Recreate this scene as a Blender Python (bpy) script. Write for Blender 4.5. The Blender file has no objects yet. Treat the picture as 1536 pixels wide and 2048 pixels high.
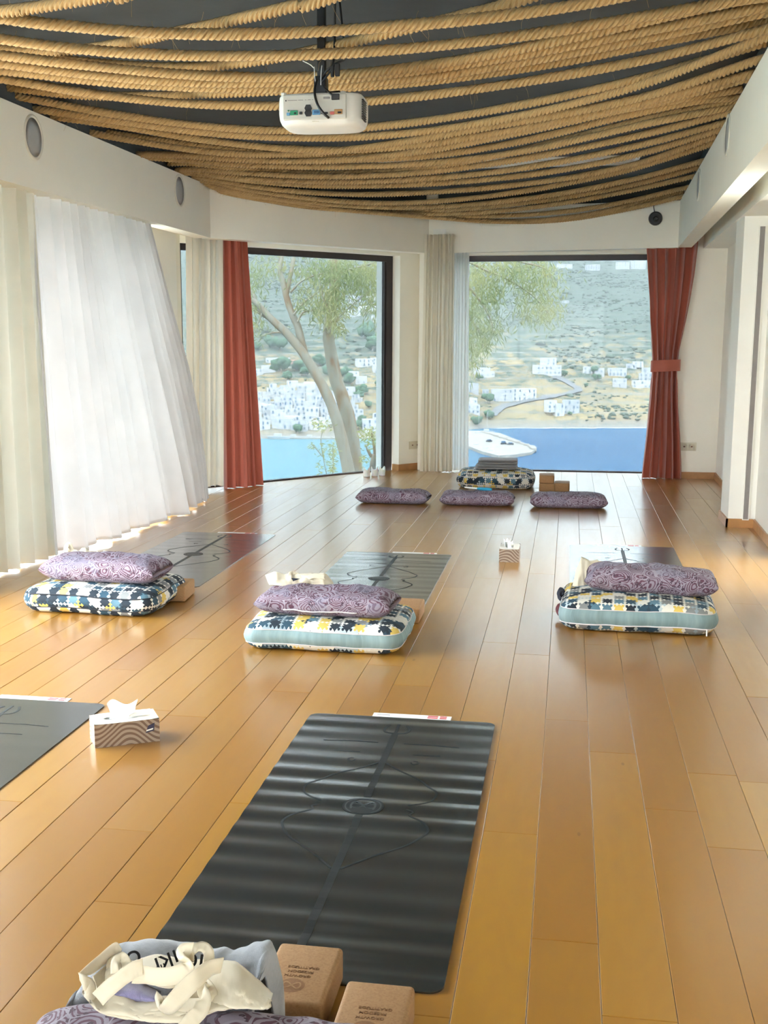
import bpy, bmesh, math, random
import numpy as np
from mathutils import Vector, Matrix
from mathutils import noise as mnoise
RN = random.Random(7); PI = math.pi
sc = bpy.context.scene; COL = sc.collection

# ------------------------------------------------------------------ camera
FPX, PITCH, ROLL, YAW, CAMH, CX, CY = 2397.7, .1806, .0011, .173, 1.376, 713.92, 1113.35
def _axes():
    F = Vector((0, math.cos(PITCH), -math.sin(PITCH))); R = Vector((1, 0, 0)); U = R.cross(F)
    c, s = math.cos(ROLL), math.sin(ROLL)
    R, U = c*R+s*U, -s*R+c*U
    q = Matrix.Rotation(YAW, 3, 'Z')
    return q@F, q@R, q@U
CF, CR, CU = _axes(); CO = Vector((0, 0, CAMH))
cd = bpy.data.cameras.new('camera'); cam = bpy.data.objects.new('camera', cd); COL.objects.link(cam)
cd.sensor_fit = 'HORIZONTAL'; cd.sensor_width = 36; cd.lens = 36*FPX/1536
cd.shift_x = (768-CX)/1536; cd.shift_y = (CY-1024)/1536
cd.clip_start = .05; cd.clip_end = 6000
cam.matrix_world = Matrix(((CR.x, CU.x, -CF.x, 0), (CR.y, CU.y, -CF.y, 0), (CR.z, CU.z, -CF.z, CAMH), (0, 0, 0, 1)))
sc.camera = cam
# ------------------------------------------------------------------ sky, sun, exposure
W = bpy.data.worlds.new('sky'); sc.world = W; W.use_nodes = True
nt = W.node_tree; nt.nodes.clear()
wo = nt.nodes.new('ShaderNodeOutputWorld'); bg = nt.nodes.new('ShaderNodeBackground')
tc = nt.nodes.new('ShaderNodeTexCoord'); sx = nt.nodes.new('ShaderNodeSeparateXYZ'); rp = nt.nodes.new('ShaderNodeValToRGB')
nt.links.new(tc.outputs['Generated'], sx.inputs[0]); nt.links.new(sx.outputs['Z'], rp.inputs[0])
rp.color_ramp.elements[0].position = 0; rp.color_ramp.elements[0].color = (.95, .97, 1, 1)
rp.color_ramp.elements[1].position = 1; rp.color_ramp.elements[1].color = (.72, .85, 1, 1)
nt.links.new(rp.outputs[0], bg.inputs[0]); bg.inputs[1].default_value = 6.0
nt.links.new(bg.outputs[0], wo.inputs[0])
sl = bpy.data.lights.new('sun', 'SUN'); sl.energy = 1.1; sl.angle = .03; sl.color = (1, .95, .86)
sun = bpy.data.objects.new('sun', sl); COL.objects.link(sun)
sun.rotation_euler = Vector((.38, .55, -1.0)).to_track_quat('-Z', 'Y').to_euler()
sc.view_settings.view_transform = 'Standard'; sc.view_settings.look = 'None'
sc.view_settings.gamma = 1; sc.view_settings.use_curve_mapping = False
sc.view_settings.exposure = 2.08
try:
    sc.cycles.use_denoising = True
    sc.cycles.max_bounces = 10; sc.cycles.diffuse_bounces = 6; sc.cycles.transparent_max_bounces = 24
    sc.cycles.sample_clamp_indirect = 8; sc.cycles.caustics_reflective = False; sc.cycles.caustics_refractive = False
except Exception:
    pass

# ------------------------------------------------------------------ helpers
def ray(x, y): return CF + CR*((x-CX)/FPX) - CU*((y-CY)/FPX)
def wp(x, y, d): return CO + ray(x, y)*d                 # point seen at pixel x,y of the photo, d metres ahead
def sgn(v): return -1.0 if v < 0 else 1.0
def lerp(a, b, t): return a+(b-a)*t
def interp(tab, x):
    if x <= tab[0][0]: return tab[0][1]
    for (a, p), (b, q) in zip(tab, tab[1:]):
        if x <= b: return p+(q-p)*(x-a)/(b-a)
    return tab[-1][1]
def smooth_path(pts, n):
    """Catmull-Rom through pts, n samples"""
    P = [Vector(p) for p in pts]; out = []
    m = len(P)-1
    for i in range(n):
        t = i/(n-1)*m; k = min(int(t), m-1); f = t-k
        p1, p2 = P[k], P[k+1]; p0 = P[k-1] if k > 0 else p1*2-p2; p3 = P[k+2] if k+2 <= m else p2*2-p1
        out.append(.5*((2*p1)+(p2-p0)*f+(2*p0-5*p1+4*p2-p3)*f*f+(3*p1-p0-3*p2+p3)*f**3))
    return out
def nz(x, y, z=0, s=1): return mnoise.noise(Vector((x*s, y*s, z*s)))

class G:
    """a material made of nodes"""
    def __init__(s, name):
        s.m = bpy.data.materials.new(name); s.m.use_nodes = True; s.t = s.m.node_tree; s.t.nodes.clear()
        s.out = s.t.nodes.new('ShaderNodeOutputMaterial')
    def n(s, typ, props=None, **ins):
        nd = s.t.nodes.new('ShaderNode'+typ)
        for k, v in (props or {}).items(): setattr(nd, k, v)
        for k, v in ins.items():
            key = int(k[1:]) if k[0] == '_' else k.replace('_', ' ')
            sk = nd.inputs[key]
            if isinstance(v, bpy.types.NodeSocket): s.t.links.new(v, sk)
            elif isinstance(v, tuple) and len(v) == 3 and sk.type == 'RGBA': sk.default_value = (*v, 1)
            else: sk.default_value = v
        return nd
    def mth(s, op, a, b=None, c=None):
        kw = {'_0': a}
        if b is not None: kw['_1'] = b
        if c is not None: kw['_2'] = c
        return s.n('Math', {'operation': op}, **kw).outputs[0]
    def co(s, kind='Object', scale=(1, 1, 1), rot=(0, 0, 0)):
        t = s.n('TexCoord').outputs[kind]
        return s.n('Mapping', None, Vector=t, Scale=scale, Rotation=rot).outputs[0]
    def noise(s, vec, scale, detail=3, rough=.5, dist=0):
        return s.n('TexNoise', None, Vector=vec, Scale=scale, Detail=detail, Roughness=rough, Distortion=dist).outputs[0]
    def ramp(s, fac, stops, interp='LINEAR'):
        r = s.n('ValToRGB', None, Fac=fac); cr = r.color_ramp; cr.interpolation = interp
        while len(cr.elements) < len(stops): cr.elements.new(.5)
        for e, (p, c) in zip(cr.elements, stops): e.position = p; e.color = (*c, 1)
        return r.outputs[0]
    def mix(s, fac, a, b, mode='MIX'):
        nd = s.n('Mix', {'data_type': 'RGBA', 'blend_type': mode})
        for i, v in ((0, fac), (6, a), (7, b)):
            if isinstance(v, bpy.types.NodeSocket): s.t.links.new(v, nd.inputs[i])
            else: nd.inputs[i].default_value = (*v, 1) if isinstance(v, tuple) else v
        return nd.outputs[2]
    def bump(s, h, strength=.3, dist=.01):
        return s.n('Bump', None, Height=h, Strength=strength, Distance=dist).outputs[0]
    def pbr(s, base, rough=.6, **kw):
        b = s.n('BsdfPrincipled', None, Base_Color=base, Roughness=rough, **kw)
        s.t.links.new(b.outputs[0], s.out.inputs[0]); return b
    def done(s, sh): s.t.links.new(sh, s.out.inputs[0]); return s.m

def simple(name, col, rough=.6, var=.06, scale=20, bump=0, **kw):
    g = G(name); v = g.co(); nn = g.noise(v, scale)
    c = g.ramp(nn, [(.3, tuple(max(0, x*(1-var)) for x in col)), (.7, tuple(min(1, x*(1+var)) for x in col))])
    if bump: kw['Normal'] = g.bump(g.noise(v, scale*6, 4), bump, .004)
    g.pbr(c, rough, **kw); return g.m

class MB:
    """collects shapes for ONE mesh object"""
    def __init__(s): s.v = []; s.f = []; s.mi = []; s.uv = {}
    def add(s, vs, fs, mi=0, uvs=None):
        o = len(s.v); s.v += [tuple(p) for p in vs]; s.f += [tuple(i+o for i in f) for f in fs]; s.mi += [mi]*len(fs)
        if uvs:
            for i, u in enumerate(uvs): s.uv[o+i] = u
        return s
    def box(s, x0, y0, z0, x1, y1, z1, mi=0):
        vs = [(x, y, z) for z in (z0, z1) for x, y in ((x0, y0), (x1, y0), (x1, y1), (x0, y1))]
        return s.add(vs, [(3, 2, 1, 0), (4, 5, 6, 7), (0, 1, 5, 4), (1, 2, 6, 5), (2, 3, 7, 6), (3, 0, 4, 7)], mi)
    def prism(s, poly, z0, z1, mi=0):
        n = len(poly)
        a = sum(poly[i][0]*poly[(i+1) % n][1]-poly[(i+1) % n][0]*poly[i][1] for i in range(n))
        if a < 0: poly = poly[::-1]
        vs = [(x, y, z0) for x, y in poly]+[(x, y, z1) for x, y in poly]
        return s.add(vs, [tuple(range(n-1, -1, -1)), tuple(range(n, 2*n))]+[(i, (i+1) % n, n+(i+1) % n, n+i) for i in range(n)], mi)
    def grid(s, fn, nu, nv, cu=False, cv=False, mi=0, uv=None):
        mu = nu if cu else nu+1; mv = nv if cv else nv+1
        vs = [fn(i/nu, j/nv) for j in range(mv) for i in range(mu)]
        fs = []
        for j in range(nv):
            for i in range(nu):
                i2 = (i+1) % mu; j2 = (j+1) % mv
                fs.append((j*mu+i, j*mu+i2, j2*mu+i2, j2*mu+i))
        us = [uv(i/nu, j/nv) for j in range(mv) for i in range(mu)] if uv else None
        return s.add(vs, fs, mi, us)
    def tube(s, path, r, n=8, mi=0, cap=True):
        P = [Vector(p) for p in path]; m = len(P)
        rr = r if isinstance(r, (list, tuple)) else [r]*m
        up = Vector((0, 0, 1)); vs = []
        for i in range(m):
            t = (P[min(i+1, m-1)]-P[max(i-1, 0)]).normalized()
            a = t.cross(up)
            if a.length < 1e-3: a = t.cross(Vector((1, 0, 0)))
            a.normalize(); b = a.cross(t)
            vs += [P[i]+a*math.cos(2*PI*k/n)*rr[i]+b*math.sin(2*PI*k/n)*rr[i] for k in range(n)]
        fs = [(i*n+k, (i+1)*n+k, (i+1)*n+(k+1) % n, i*n+(k+1) % n) for i in range(m-1) for k in range(n)]
        if cap: fs += [tuple(range(n)), tuple(range((m-1)*n+n-1, (m-1)*n-1, -1))]
        return s.add(vs, fs, mi)
    def lathe(s, prof, n=24, c=(0, 0, 0), axis='Z', mi=0):
        vs = []
        for r, z in prof:
            for k in range(n):
                a = 2*PI*k/n; x, y = r*math.cos(a), r*math.sin(a)
                p = (x, y, z) if axis == 'Z' else ((z, x, y) if axis == 'X' else (y, z, x))
                vs.append((p[0]+c[0], p[1]+c[1], p[2]+c[2]))
        m = len(prof)
        fs = [(i*n+k, i*n+(k+1) % n, (i+1)*n+(k+1) % n, (i+1)*n+k) for i in range(m-1) for k in range(n)]
        if prof[0][0] > 1e-6: fs.append(tuple(range(n-1, -1, -1)))
        if prof[-1][0] > 1e-6: fs.append(tuple(range((m-1)*n, m*n)))
        return s.add(vs, fs, mi)
    def rbox(s, x0, y0, z0, x1, y1, z1, r=.01, seg=3, mi=0):
        bm = bmesh.new(); bmesh.ops.create_cube(bm, size=1)
        for v in bm.verts: v.co = ((x0+x1)/2+v.co.x*(x1-x0), (y0+y1)/2+v.co.y*(y1-y0), (z0+z1)/2+v.co.z*(z1-z0))
        bmesh.ops.bevel(bm, geom=bm.edges[:]+bm.verts[:], offset=r, segments=seg, profile=.5, affect='EDGES')
        bm.verts.index_update()
        s.add([v.co[:] for v in bm.verts], [[v.index for v in f.verts] for f in bm.faces], mi); bm.free(); return s
    def obj(s, name, mats, parent=None, smooth=False, loc=None, rot=None):
        me = bpy.data.meshes.new(name); me.from_pydata(s.v, [], s.f)
        for m in (mats if isinstance(mats, (list, tuple)) else [mats]): me.materials.append(m)
        if any(s.mi): me.polygons.foreach_set('material_index', s.mi)
        if s.uv:
            ul = me.uv_layers.new(name='UVMap')
            for lp in me.loops: ul.data[lp.index].uv = s.uv.get(lp.vertex_index, (0, 0))
        if smooth is True: me.polygons.foreach_set('use_smooth', [True]*len(me.polygons))
        elif smooth:
            me.polygons.foreach_set('use_smooth', [True]*len(me.polygons))
            try: me.set_sharp_from_angle(angle=smooth)
            except Exception: pass
        me.update()
        o = bpy.data.objects.new(name, me); COL.objects.link(o)
        if parent: o.parent = parent
        if loc: o.location = loc
        if rot: o.rotation_euler = rot
        return o
def tag(o, label, cat, group=None):
    o['label'] = label; o['category'] = cat
    if group: o['group'] = group
    return o
def thing(name, label, cat, loc=(0, 0, 0), rz=0, group=None):
    o = bpy.data.objects.new(name, None); COL.objects.link(o); o.empty_display_size = .1
    o.location = loc; o.rotation_euler = (0, 0, rz); return tag(o, label, cat, group)
def stuff(o, label=None, cat=None):
    o['kind'] = 'stuff'
    if label: o['label'] = label
    if cat: o['category'] = cat
    return o
def struct(o, label=None):
    o['kind'] = 'structure'
    if label: o['label'] = label
    return o
def copy_tree(o, parent=None):
    c = o.copy(); COL.objects.link(c)
    if parent: c.parent = parent
    for ch in [x for x in bpy.data.objects if x.parent == o]: copy_tree(ch, c)
    return c
def arclen(P):
    L = [0.0]
    for a, b in zip(P, P[1:]): L.append(L[-1]+(Vector(b)-Vector(a)).length)
    return L
# ------------------------------------------------------------------ materials
M = {}
M['wall'] = simple('wall_paint', (.90, .865, .755), .55, .015, 3, .04)
M['white'] = simple('white_paint', (.89, .875, .81), .45, .015, 4)
M['dark_ceiling'] = simple('dark_ceiling_paint', (.045, .054, .058), .75, .12, 6, .1)
M['frame'] = simple('dark_window_frame', (.030, .022, .022), .45, .1, 30)
M['black'] = simple('black_plastic', (.012, .012, .013), .45, .1, 30)
M['black_gloss'] = simple('black_gloss', (.008, .008, .008), .2, .1, 30)
M['grille'] = simple('speaker_cloth', (.42, .42, .41), .8, .05, 200, .1)
M['ring'] = simple('speaker_ring', (.72, .68, .58), .5, .02, 10)
M['alu'] = simple('grey_slot', (.26, .235, .225), .6, .04, 20)
M['socket'] = simple('socket_plastic', (.66, .60, .46), .4, .02, 20)
M['proj'] = simple('projector_shell', (.68, .65, .60), .42, .02, 20)
M['proj_panel'] = simple('projector_panel', (.55, .52, .46), .5, .02, 20)
M['green'] = simple('green_port', (.02, .25, .12), .4); M['blue'] = simple('blue_port', (.12, .30, .5), .4)
M['orange'] = simple('orange_port', (.42, .22, .08), .5); M['red'] = simple('red_plug', (.55, .12, .1), .4)
M['paper'] = simple('white_paper', (.82, .82, .80), .6, .02, 60); M['red_print'] = simple('red_print', (.55, .06, .06), .6)
M['candle'] = simple('white_wax', (.88, .88, .84), .35, .02, 20, Subsurface_Weight=.2)
M['tissue'] = simple('tissue_paper', (.86, .87, .86), .9, .02, 50)
M['grey_fleece'] = simple('grey_fleece', (.36, .38, .42), .95, .08, 120, .5, Sheen_Weight=.4)
M['lilac_fleece'] = simple('lilac_fleece', (.20, .18, .30), .95, .08, 120, .4, Sheen_Weight=.4)
M['blanket'] = simple('grey_blanket', (.20, .19, .19), .9, .06, 150, .3, Sheen_Weight=.3)
M['dark_cloth'] = simple('dark_cloth', (.02, .022, .035), .9, .1, 60)
M['maroon_cloth'] = simple('maroon_cloth', (.12, .03, .035), .9, .1, 60)
M['cyan'] = simple('blue_tube', (.02, .30, .50), .3, .05, 20); M['pen_white'] = simple('white_plastic', (.85, .84, .8), .4)
M['bronze'] = simple('brown_metal', (.18, .09, .05), .4, .1, 20)
M['ink'] = simple('black_ink', (.01, .01, .012), .8)
M['zip'] = simple('zip_tape', (.62, .58, .58), .7); M['zip_dark'] = simple('dark_zip_tape', (.008, .012, .02), .7)
M['hook'] = simple('white_hook', (.7, .68, .6), .4)

def m_wood():
    g = G('oak_plank'); rnd = g.n('ObjectInfo').outputs['Random']
    geo = g.n('NewGeometry').outputs['Position']
    off = g.n('CombineXYZ', None, X=g.mth('MULTIPLY', rnd, 37.0), Y=g.mth('MULTIPLY', rnd, 91.0), Z=0.0).outputs[0]
    p = g.n('VectorMath', {'operation': 'ADD'}, _0=geo, _1=off).outputs[0]
    st = g.n('Mapping', None, Vector=p, Scale=(9, .9, 9)).outputs[0]
    n1 = g.noise(st, 1.6, 5, .62, .6)
    st2 = g.n('Mapping', None, Vector=p, Scale=(70, 3, 20)).outputs[0]
    n2 = g.noise(st2, 1.0, 3)
    st3 = g.n('Mapping', None, Vector=p, Scale=(2.2, .55, 1)).outputs[0]
    n3 = g.noise(st3, 2.0, 2)
    rings = g.mth('SINE', g.mth('MULTIPLY', n3, 75.0))
    base = g.ramp(rnd, [(0, (0.294, 0.132, 0.017)), (.22, (0.342, 0.161, 0.021)), (.45, (0.308, 0.145, 0.022)), (.65, (0.384, 0.192, 0.024)), (.85, (0.363, 0.175, 0.027)), (1, (0.410, 0.222, 0.033))])
    c = g.mix(g.mth('MULTIPLY', g.mth('SUBTRACT', n1, .35), .35), base, (.30, .115, .024))
    c = g.mix(g.mth('MULTIPLY', g.mth('ADD', rings, 1.0), .055), c, (.30, .12, .03))
    c = g.mix(g.mth('MULTIPLY', n2, .14), c, (.34, .14, .03))
    kn = g.n('TexVoronoi', {'feature': 'F1'}, Vector=g.n('Mapping', None, Vector=p, Scale=(6, 2.2, 1)).outputs[0], Scale=.75, Randomness=1.0).outputs['Distance']
    c = g.mix(g.mth('MULTIPLY', g.mth('LESS_THAN', kn, .028), .5), c, (.12, .045, .015))
    rg = g.mth('ADD', .25, g.mth('MULTIPLY', n1, .12))
    bh = g.mth('ADD', g.mth('MULTIPLY', g.noise(g.n('Mapping', None, Vector=p, Scale=(5, 1.6, 1)).outputs[0], 2.2, 2), 1.0), g.mth('MULTIPLY', n2, .02))
    g.pbr(c, rg, Normal=g.bump(bh, .012, .01), Specular_IOR_Level=.6, Coat_Weight=.7, Coat_Roughness=.19)
    return g.m
M['wood'] = m_wood()
M['subfloor'] = simple('floor_joint', (.34, .19, .075), .6, .05, 20)
M['skirting'] = simple('oak_skirting', (.46, .23, .085), .35, .12, 12)

def m_rope():
    g = G('jute_rope'); v = g.n('TexCoord').outputs['UV']
    st = g.n('Mapping', None, Vector=v, Scale=(60, 7, 1)).outputs[0]
    f = g.noise(st, 3.0, 4, .65)
    big = g.noise(g.co('Object'), 1.3, 2)
    c = g.ramp(f, [(.25, (.30, .175, .062)), (.5, (.56, .37, .16)), (.8, (.76, .56, .29))])
    c = g.mix(g.mth('MULTIPLY', big, .45), c, (.42, .24, .08))
    g.pbr(c, .85, Normal=g.bump(f, .55, .004), Sheen_Weight=.15); return g.m
M['rope'] = m_rope()

def m_cloth(name, col, trans=.35, clear=0.0, rough=.9, weave=700, tcol=None, sheen=.2):
    g = G(name); v = g.co('Object'); nn = g.noise(v, 3, 3)
    c = g.ramp(nn, [(.3, tuple(x*.93 for x in col)), (.7, tuple(min(1, x*1.05) for x in col))])
    fine = g.noise(g.n('Mapping', None, Vector=v, Scale=(weave, weave, weave*.25)).outputs[0], 1, 2)
    b = g.n('BsdfPrincipled', None, Base_Color=c, Roughness=rough, Sheen_Weight=sheen, Normal=g.bump(fine, .15, .001))
    t = g.n('BsdfTranslucent', None, Color=tcol or col)
    sh = g.n('MixShader', None, Fac=trans, _1=b.outputs[0], _2=t.outputs[0]).outputs[0]
    if clear:
        tr = g.n('BsdfTransparent', None, Color=(1, 1, 1))
        sh = g.n('MixShader', None, Fac=clear, _1=sh, _2=tr.outputs[0]).outputs[0]
    return g.done(sh)
M['beige'] = m_cloth('beige_curtain_cloth', (.76, .705, .60), .34)
M['cream'] = m_cloth('cream_curtain_cloth', (.72, .69, .61), .045, tcol=(.42, .46, .39))
M['sheer'] = m_cloth('white_sheer_voile', (.80, .78, .77), .26, .008, sheen=0, tcol=(.155, .152, .149))
M['sheer_brightened'] = m_cloth('brightened_sheer_voile', (.86, .84, .80), .5, .10, sheen=0, tcol=(.85, .84, .80))  # same white voile, lightened to offset the dimmed window behind it
M['cream_brightened'] = m_cloth('brightened_cream_cloth', (.86, .80, .68), .42, tcol=(.86, .80, .68))  # cream cloth lightened to offset the weak light on this drape
M['rust'] = m_cloth('rust_velvet', (.45, .115, .07), .14, rough=.7, tcol=(.62, .15, .085), sheen=.5)
M['canvas'] = m_cloth('natural_canvas', (.74, .655, .50), .15, weave=1500)

def m_glass(name, tint):
    g = G(name); fr = g.n('Fresnel', None, IOR=1.45)
    tr = g.n('BsdfTransparent', None, Color=tint); gl = g.n('BsdfGlossy', None, Color=(1, 1, 1), Roughness=.02)
    return g.done(g.n('MixShader', None, Fac=g.mth('MULTIPLY', fr.outputs[0], .08), _1=tr.outputs[0], _2=gl.outputs[0]).outputs[0])
M['glass'] = m_glass('clear_glass', (.97, .985, .98)); M['tinted'] = m_glass('view_dimming_glass', (.335, .355, .358))  # the dark pane tint is made up, to dim the bright view outside

def m_puzzle(name, scale):
    g = G(name); uv = g.n('SeparateXYZ', None, Vector=g.n('TexCoord').outputs['UV'])
    u, v = uv.outputs[0], uv.outputs[1]
    a = g.mth('MULTIPLY', g.mth('ADD', u, v), scale*.70711); b = g.mth('MULTIPLY', g.mth('SUBTRACT', v, u), scale*.70711)
    iu, iv = g.mth('FLOOR', a), g.mth('FLOOR', b)
    cx, cy = g.mth('SUBTRACT', g.mth('FRACT', a), .5), g.mth('SUBTRACT', g.mth('FRACT', b), .5)
    ax, ay = g.mth('ABSOLUTE', cx), g.mth('ABSOLUTE', cy)
    isx = g.mth('GREATER_THAN', ax, ay); mx, mn = g.mth('MAXIMUM', ax, ay), g.mth('MINIMUM', ax, ay)
    par = g.mth('FLOORED_MODULO', g.mth('ADD', iu, iv), 2.0)
    dx = g.mth('SUBTRACT', mx, .335)
    dist = g.mth('SQRT', g.mth('ADD', g.mth('MULTIPLY', dx, dx), g.mth('MULTIPLY', mn, mn)))
    neck = g.mth('MULTIPLY', g.mth('GREATER_THAN', mx, .40), g.mth('LESS_THAN', mn, .115))
    inn = g.mth('MULTIPLY', g.mth('MAXIMUM', g.mth('LESS_THAN', dist, .165), neck), par)
    du = g.mth('MULTIPLY', g.mth('MULTIPLY', inn, isx), g.mth('SIGN', cx))
    dv = g.mth('MULTIPLY', g.mth('MULTIPLY', inn, g.mth('SUBTRACT', 1.0, isx)), g.mth('SIGN', cy))
    U, V = g.mth('ADD', iu, du), g.mth('ADD', iv, dv)
    idp = g.mth('FLOORED_MODULO', g.mth('ADD', U, V), 2.0)
    h = g.n('TexWhiteNoise', {'noise_dimensions': '2D'}, Vector=g.n('CombineXYZ', None, X=U, Y=V, Z=0.0).outputs[0]).outputs['Value']
    dark = g.ramp(h, [(0, (.010, .018, .028)), (.26, (.018, .055, .085)), (.44, (.085, .17, .22)), (.54, (.62, .44, .10)), (.69, (.20, .205, .20)), (.83, (.66, .63, .55))], 'CONSTANT')
    light = g.ramp(h, [(0, (.66, .63, .55)), (.42, (.40, .46, .48)), (.58, (.70, .68, .62)), (.74, (.24, .30, .33)), (.84, (.62, .44, .10)), (.92, (.018, .04, .06))], 'CONSTANT')
    c = g.mix(idp, dark, light)
    w = g.noise(g.co('Object'), 700, 2)
    g.pbr(c, .85, Normal=g.bump(g.mth('ADD', w, g.mth('MULTIPLY', g.noise(g.co('Object'), 14, 3), 3.0)), .2, .003)); return g.m
M['puzzle'] = m_puzzle('puzzle_print_cotton', 26.0)
def m_band():
    g = G('pale_blue_cotton'); v = g.co('UV'); st = g.n('Mapping', None, Vector=v, Scale=(34, 4, 1)).outputs[0]
    w = g.noise(st, 1.0, 3)
    c = g.ramp(w, [(.3, (.165, .24, .245)), (.7, (.235, .325, .33))])
    g.pbr(c, .85, Normal=g.bump(w, .5, .008)); return g.m
M['band'] = m_band()
def m_paisley():
    g = G('paisley_cotton'); v = g.n('TexCoord').outputs['UV']
    wob = g.n('TexNoise', None, Vector=v, Scale=7.0, Detail=2.0).outputs[1]
    vv = g.n('VectorMath', {'operation': 'ADD'}, _0=v, _1=g.n('VectorMath', {'operation': 'SCALE'}, _0=wob, Scale=.10).outputs[0]).outputs[0]
    d = g.n('TexVoronoi', {'feature': 'F1'}, Vector=vv, Scale=13.0).outputs['Distance']
    ring = g.mth('SINE', g.mth('MULTIPLY', g.mth('ADD', d, g.mth('MULTIPLY', g.noise(v, 60, 2), .06)), 46.0))
    thr = g.mth('SUBTRACT', g.mth('MULTIPLY', g.noise(v, 9, 2), 2.4), .85)
    f1 = g.n('TexVoronoi', {'feature': 'F1'}, Vector=v, Scale=62.0).outputs['Distance']
    f2 = g.mth('MULTIPLY', g.mth('GREATER_THAN', f1, .18), g.mth('LESS_THAN', f1, .40))
    edge = g.n('TexVoronoi', {'feature': 'DISTANCE_TO_EDGE'}, Vector=vv, Scale=13.0).outputs['Distance']
    c = g.mix(g.mth('GREATER_THAN', ring, thr), (.255, .212, .258), (.105, .042, .068))
    c = g.mix(g.mth('MULTIPLY', f2, g.mth('GREATER_THAN', g.noise(v, 15, 1), .47)), c, (.062, .030, .050))
    c = g.mix(g.mth('LESS_THAN', edge, .022), c, (.31, .27, .32))
    c = g.mix(g.mth('LESS_THAN', f1, .10), c, (.30, .26, .31))
    sw = g.noise(v, 6, 2)
    c = g.mix(g.mth('MULTIPLY', g.mth('GREATER_THAN', sw, .56), .35), c, (.20, .20, .27))
    g.pbr(c, .8, Normal=g.bump(g.noise(v, 30, 3), .3, .004)); return g.m
M['paisley'] = m_paisley()
def m_mat():
    g = G('dark_yoga_mat'); v = g.co('Object')
    n = g.noise(v, 900, 2)
    c = g.ramp(g.noise(v, 5, 3), [(.3, (.007, .013, .0155)), (.7, (.011, .0185, .022))])
    g.pbr(c, .26, Normal=g.bump(n, .08, .0006), Specular_IOR_Level=.8, Coat_Weight=.8, Coat_Roughness=.17); return g.m
M['mat'] = m_mat()
M['mat_print'] = simple('mat_engraving', (.005, .009, .010), .5, .05, 60, Specular_IOR_Level=.5, Coat_Weight=.1, Coat_Roughness=.3)
M['mat_print_light'] = simple('mat_engraving_rim', (.055, .065, .068), .45, .05, 60)
def m_cork():
    g = G('cork'); v = g.co('Object')
    a = g.n('TexVoronoi', {'feature': 'F1'}, Vector=v, Scale=260.0).outputs['Color']
    lum = g.n('SeparateXYZ', None, Vector=a).outputs[0]
    c = g.ramp(lum, [(0, (0.318, 0.168, 0.069)), (.5, (0.361, 0.196, 0.084)), (.94, (0.378, 0.211, 0.093)), (1, (0.284, 0.142, 0.058))])
    g.pbr(c, .75, Normal=g.bump(lum, .15, .001)); return g.m
M['cork'] = m_cork()
M['cork_dark'] = simple('cork_engraving', (.24, .115, .045), .8, .1, 200)
def m_tissuebox():
    g = G('striped_carton'); v = g.n('TexCoord').outputs['UV']
    s = g.n('SeparateXYZ', None, Vector=v)
    u, w = s.outputs[0], s.outputs[1]
    nn = g.noise(g.n('Mapping', None, Vector=v, Scale=(9, 7, 1)).outputs[0], 1.0, 1)
    # bowl-shaped zebra bands
    bowl = g.mth('ADD', g.mth('MULTIPLY', w, 1.0), g.mth('MULTIPLY', g.mth('COSINE', g.mth('MULTIPLY', u, 26.0)), .035))
    k = g.mth('SINE', g.mth('ADD', g.mth('MULTIPLY', bowl, 330.0), g.mth('MULTIPLY', nn, 14.0)))
    c = g.mix(g.mth('GREATER_THAN', k, .1), (.32, .245, .185), (.155, .092, .056))
    g.pbr(c, .5); return g.m
M['carton'] = m_tissuebox()
M['carton_top'] = simple('carton_top', (.80, .74, .64), .55, .04, 30)
M['badge'] = simple('carton_badge', (.03, .028, .06), .4)
# ------------------------------------------------------------------ room shell
A1 = Vector((-2.888, 11.201)); D1 = Vector((.6245, .7810)); N1 = Vector((.7810, -.6245))    # left back window: line, direction, inward normal
def w1(s, o=0): p = A1+D1*s+N1*o; return (p.x, p.y)
def bulk_r(y): return .985+.0247*(y-12.12)           # inner face of the right bulkhead
def wall_r(y): return 1.383+.0257*(y-9.1)
YR = -2.6
ZB, ZT, ZC = 2.225, 2.66, 2.80
def seg_prism(mb, p, q, t, z0, z1):
    """a slab from p to q, t thick on the left-hand side"""
    p, q = Vector(p), Vector(q); d = (q-p).normalized(); n = Vector((-d.y, d.x))*t
    return mb.prism([tuple(p), tuple(q), tuple(q+n), tuple(p+n)], z0, z1)

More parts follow.
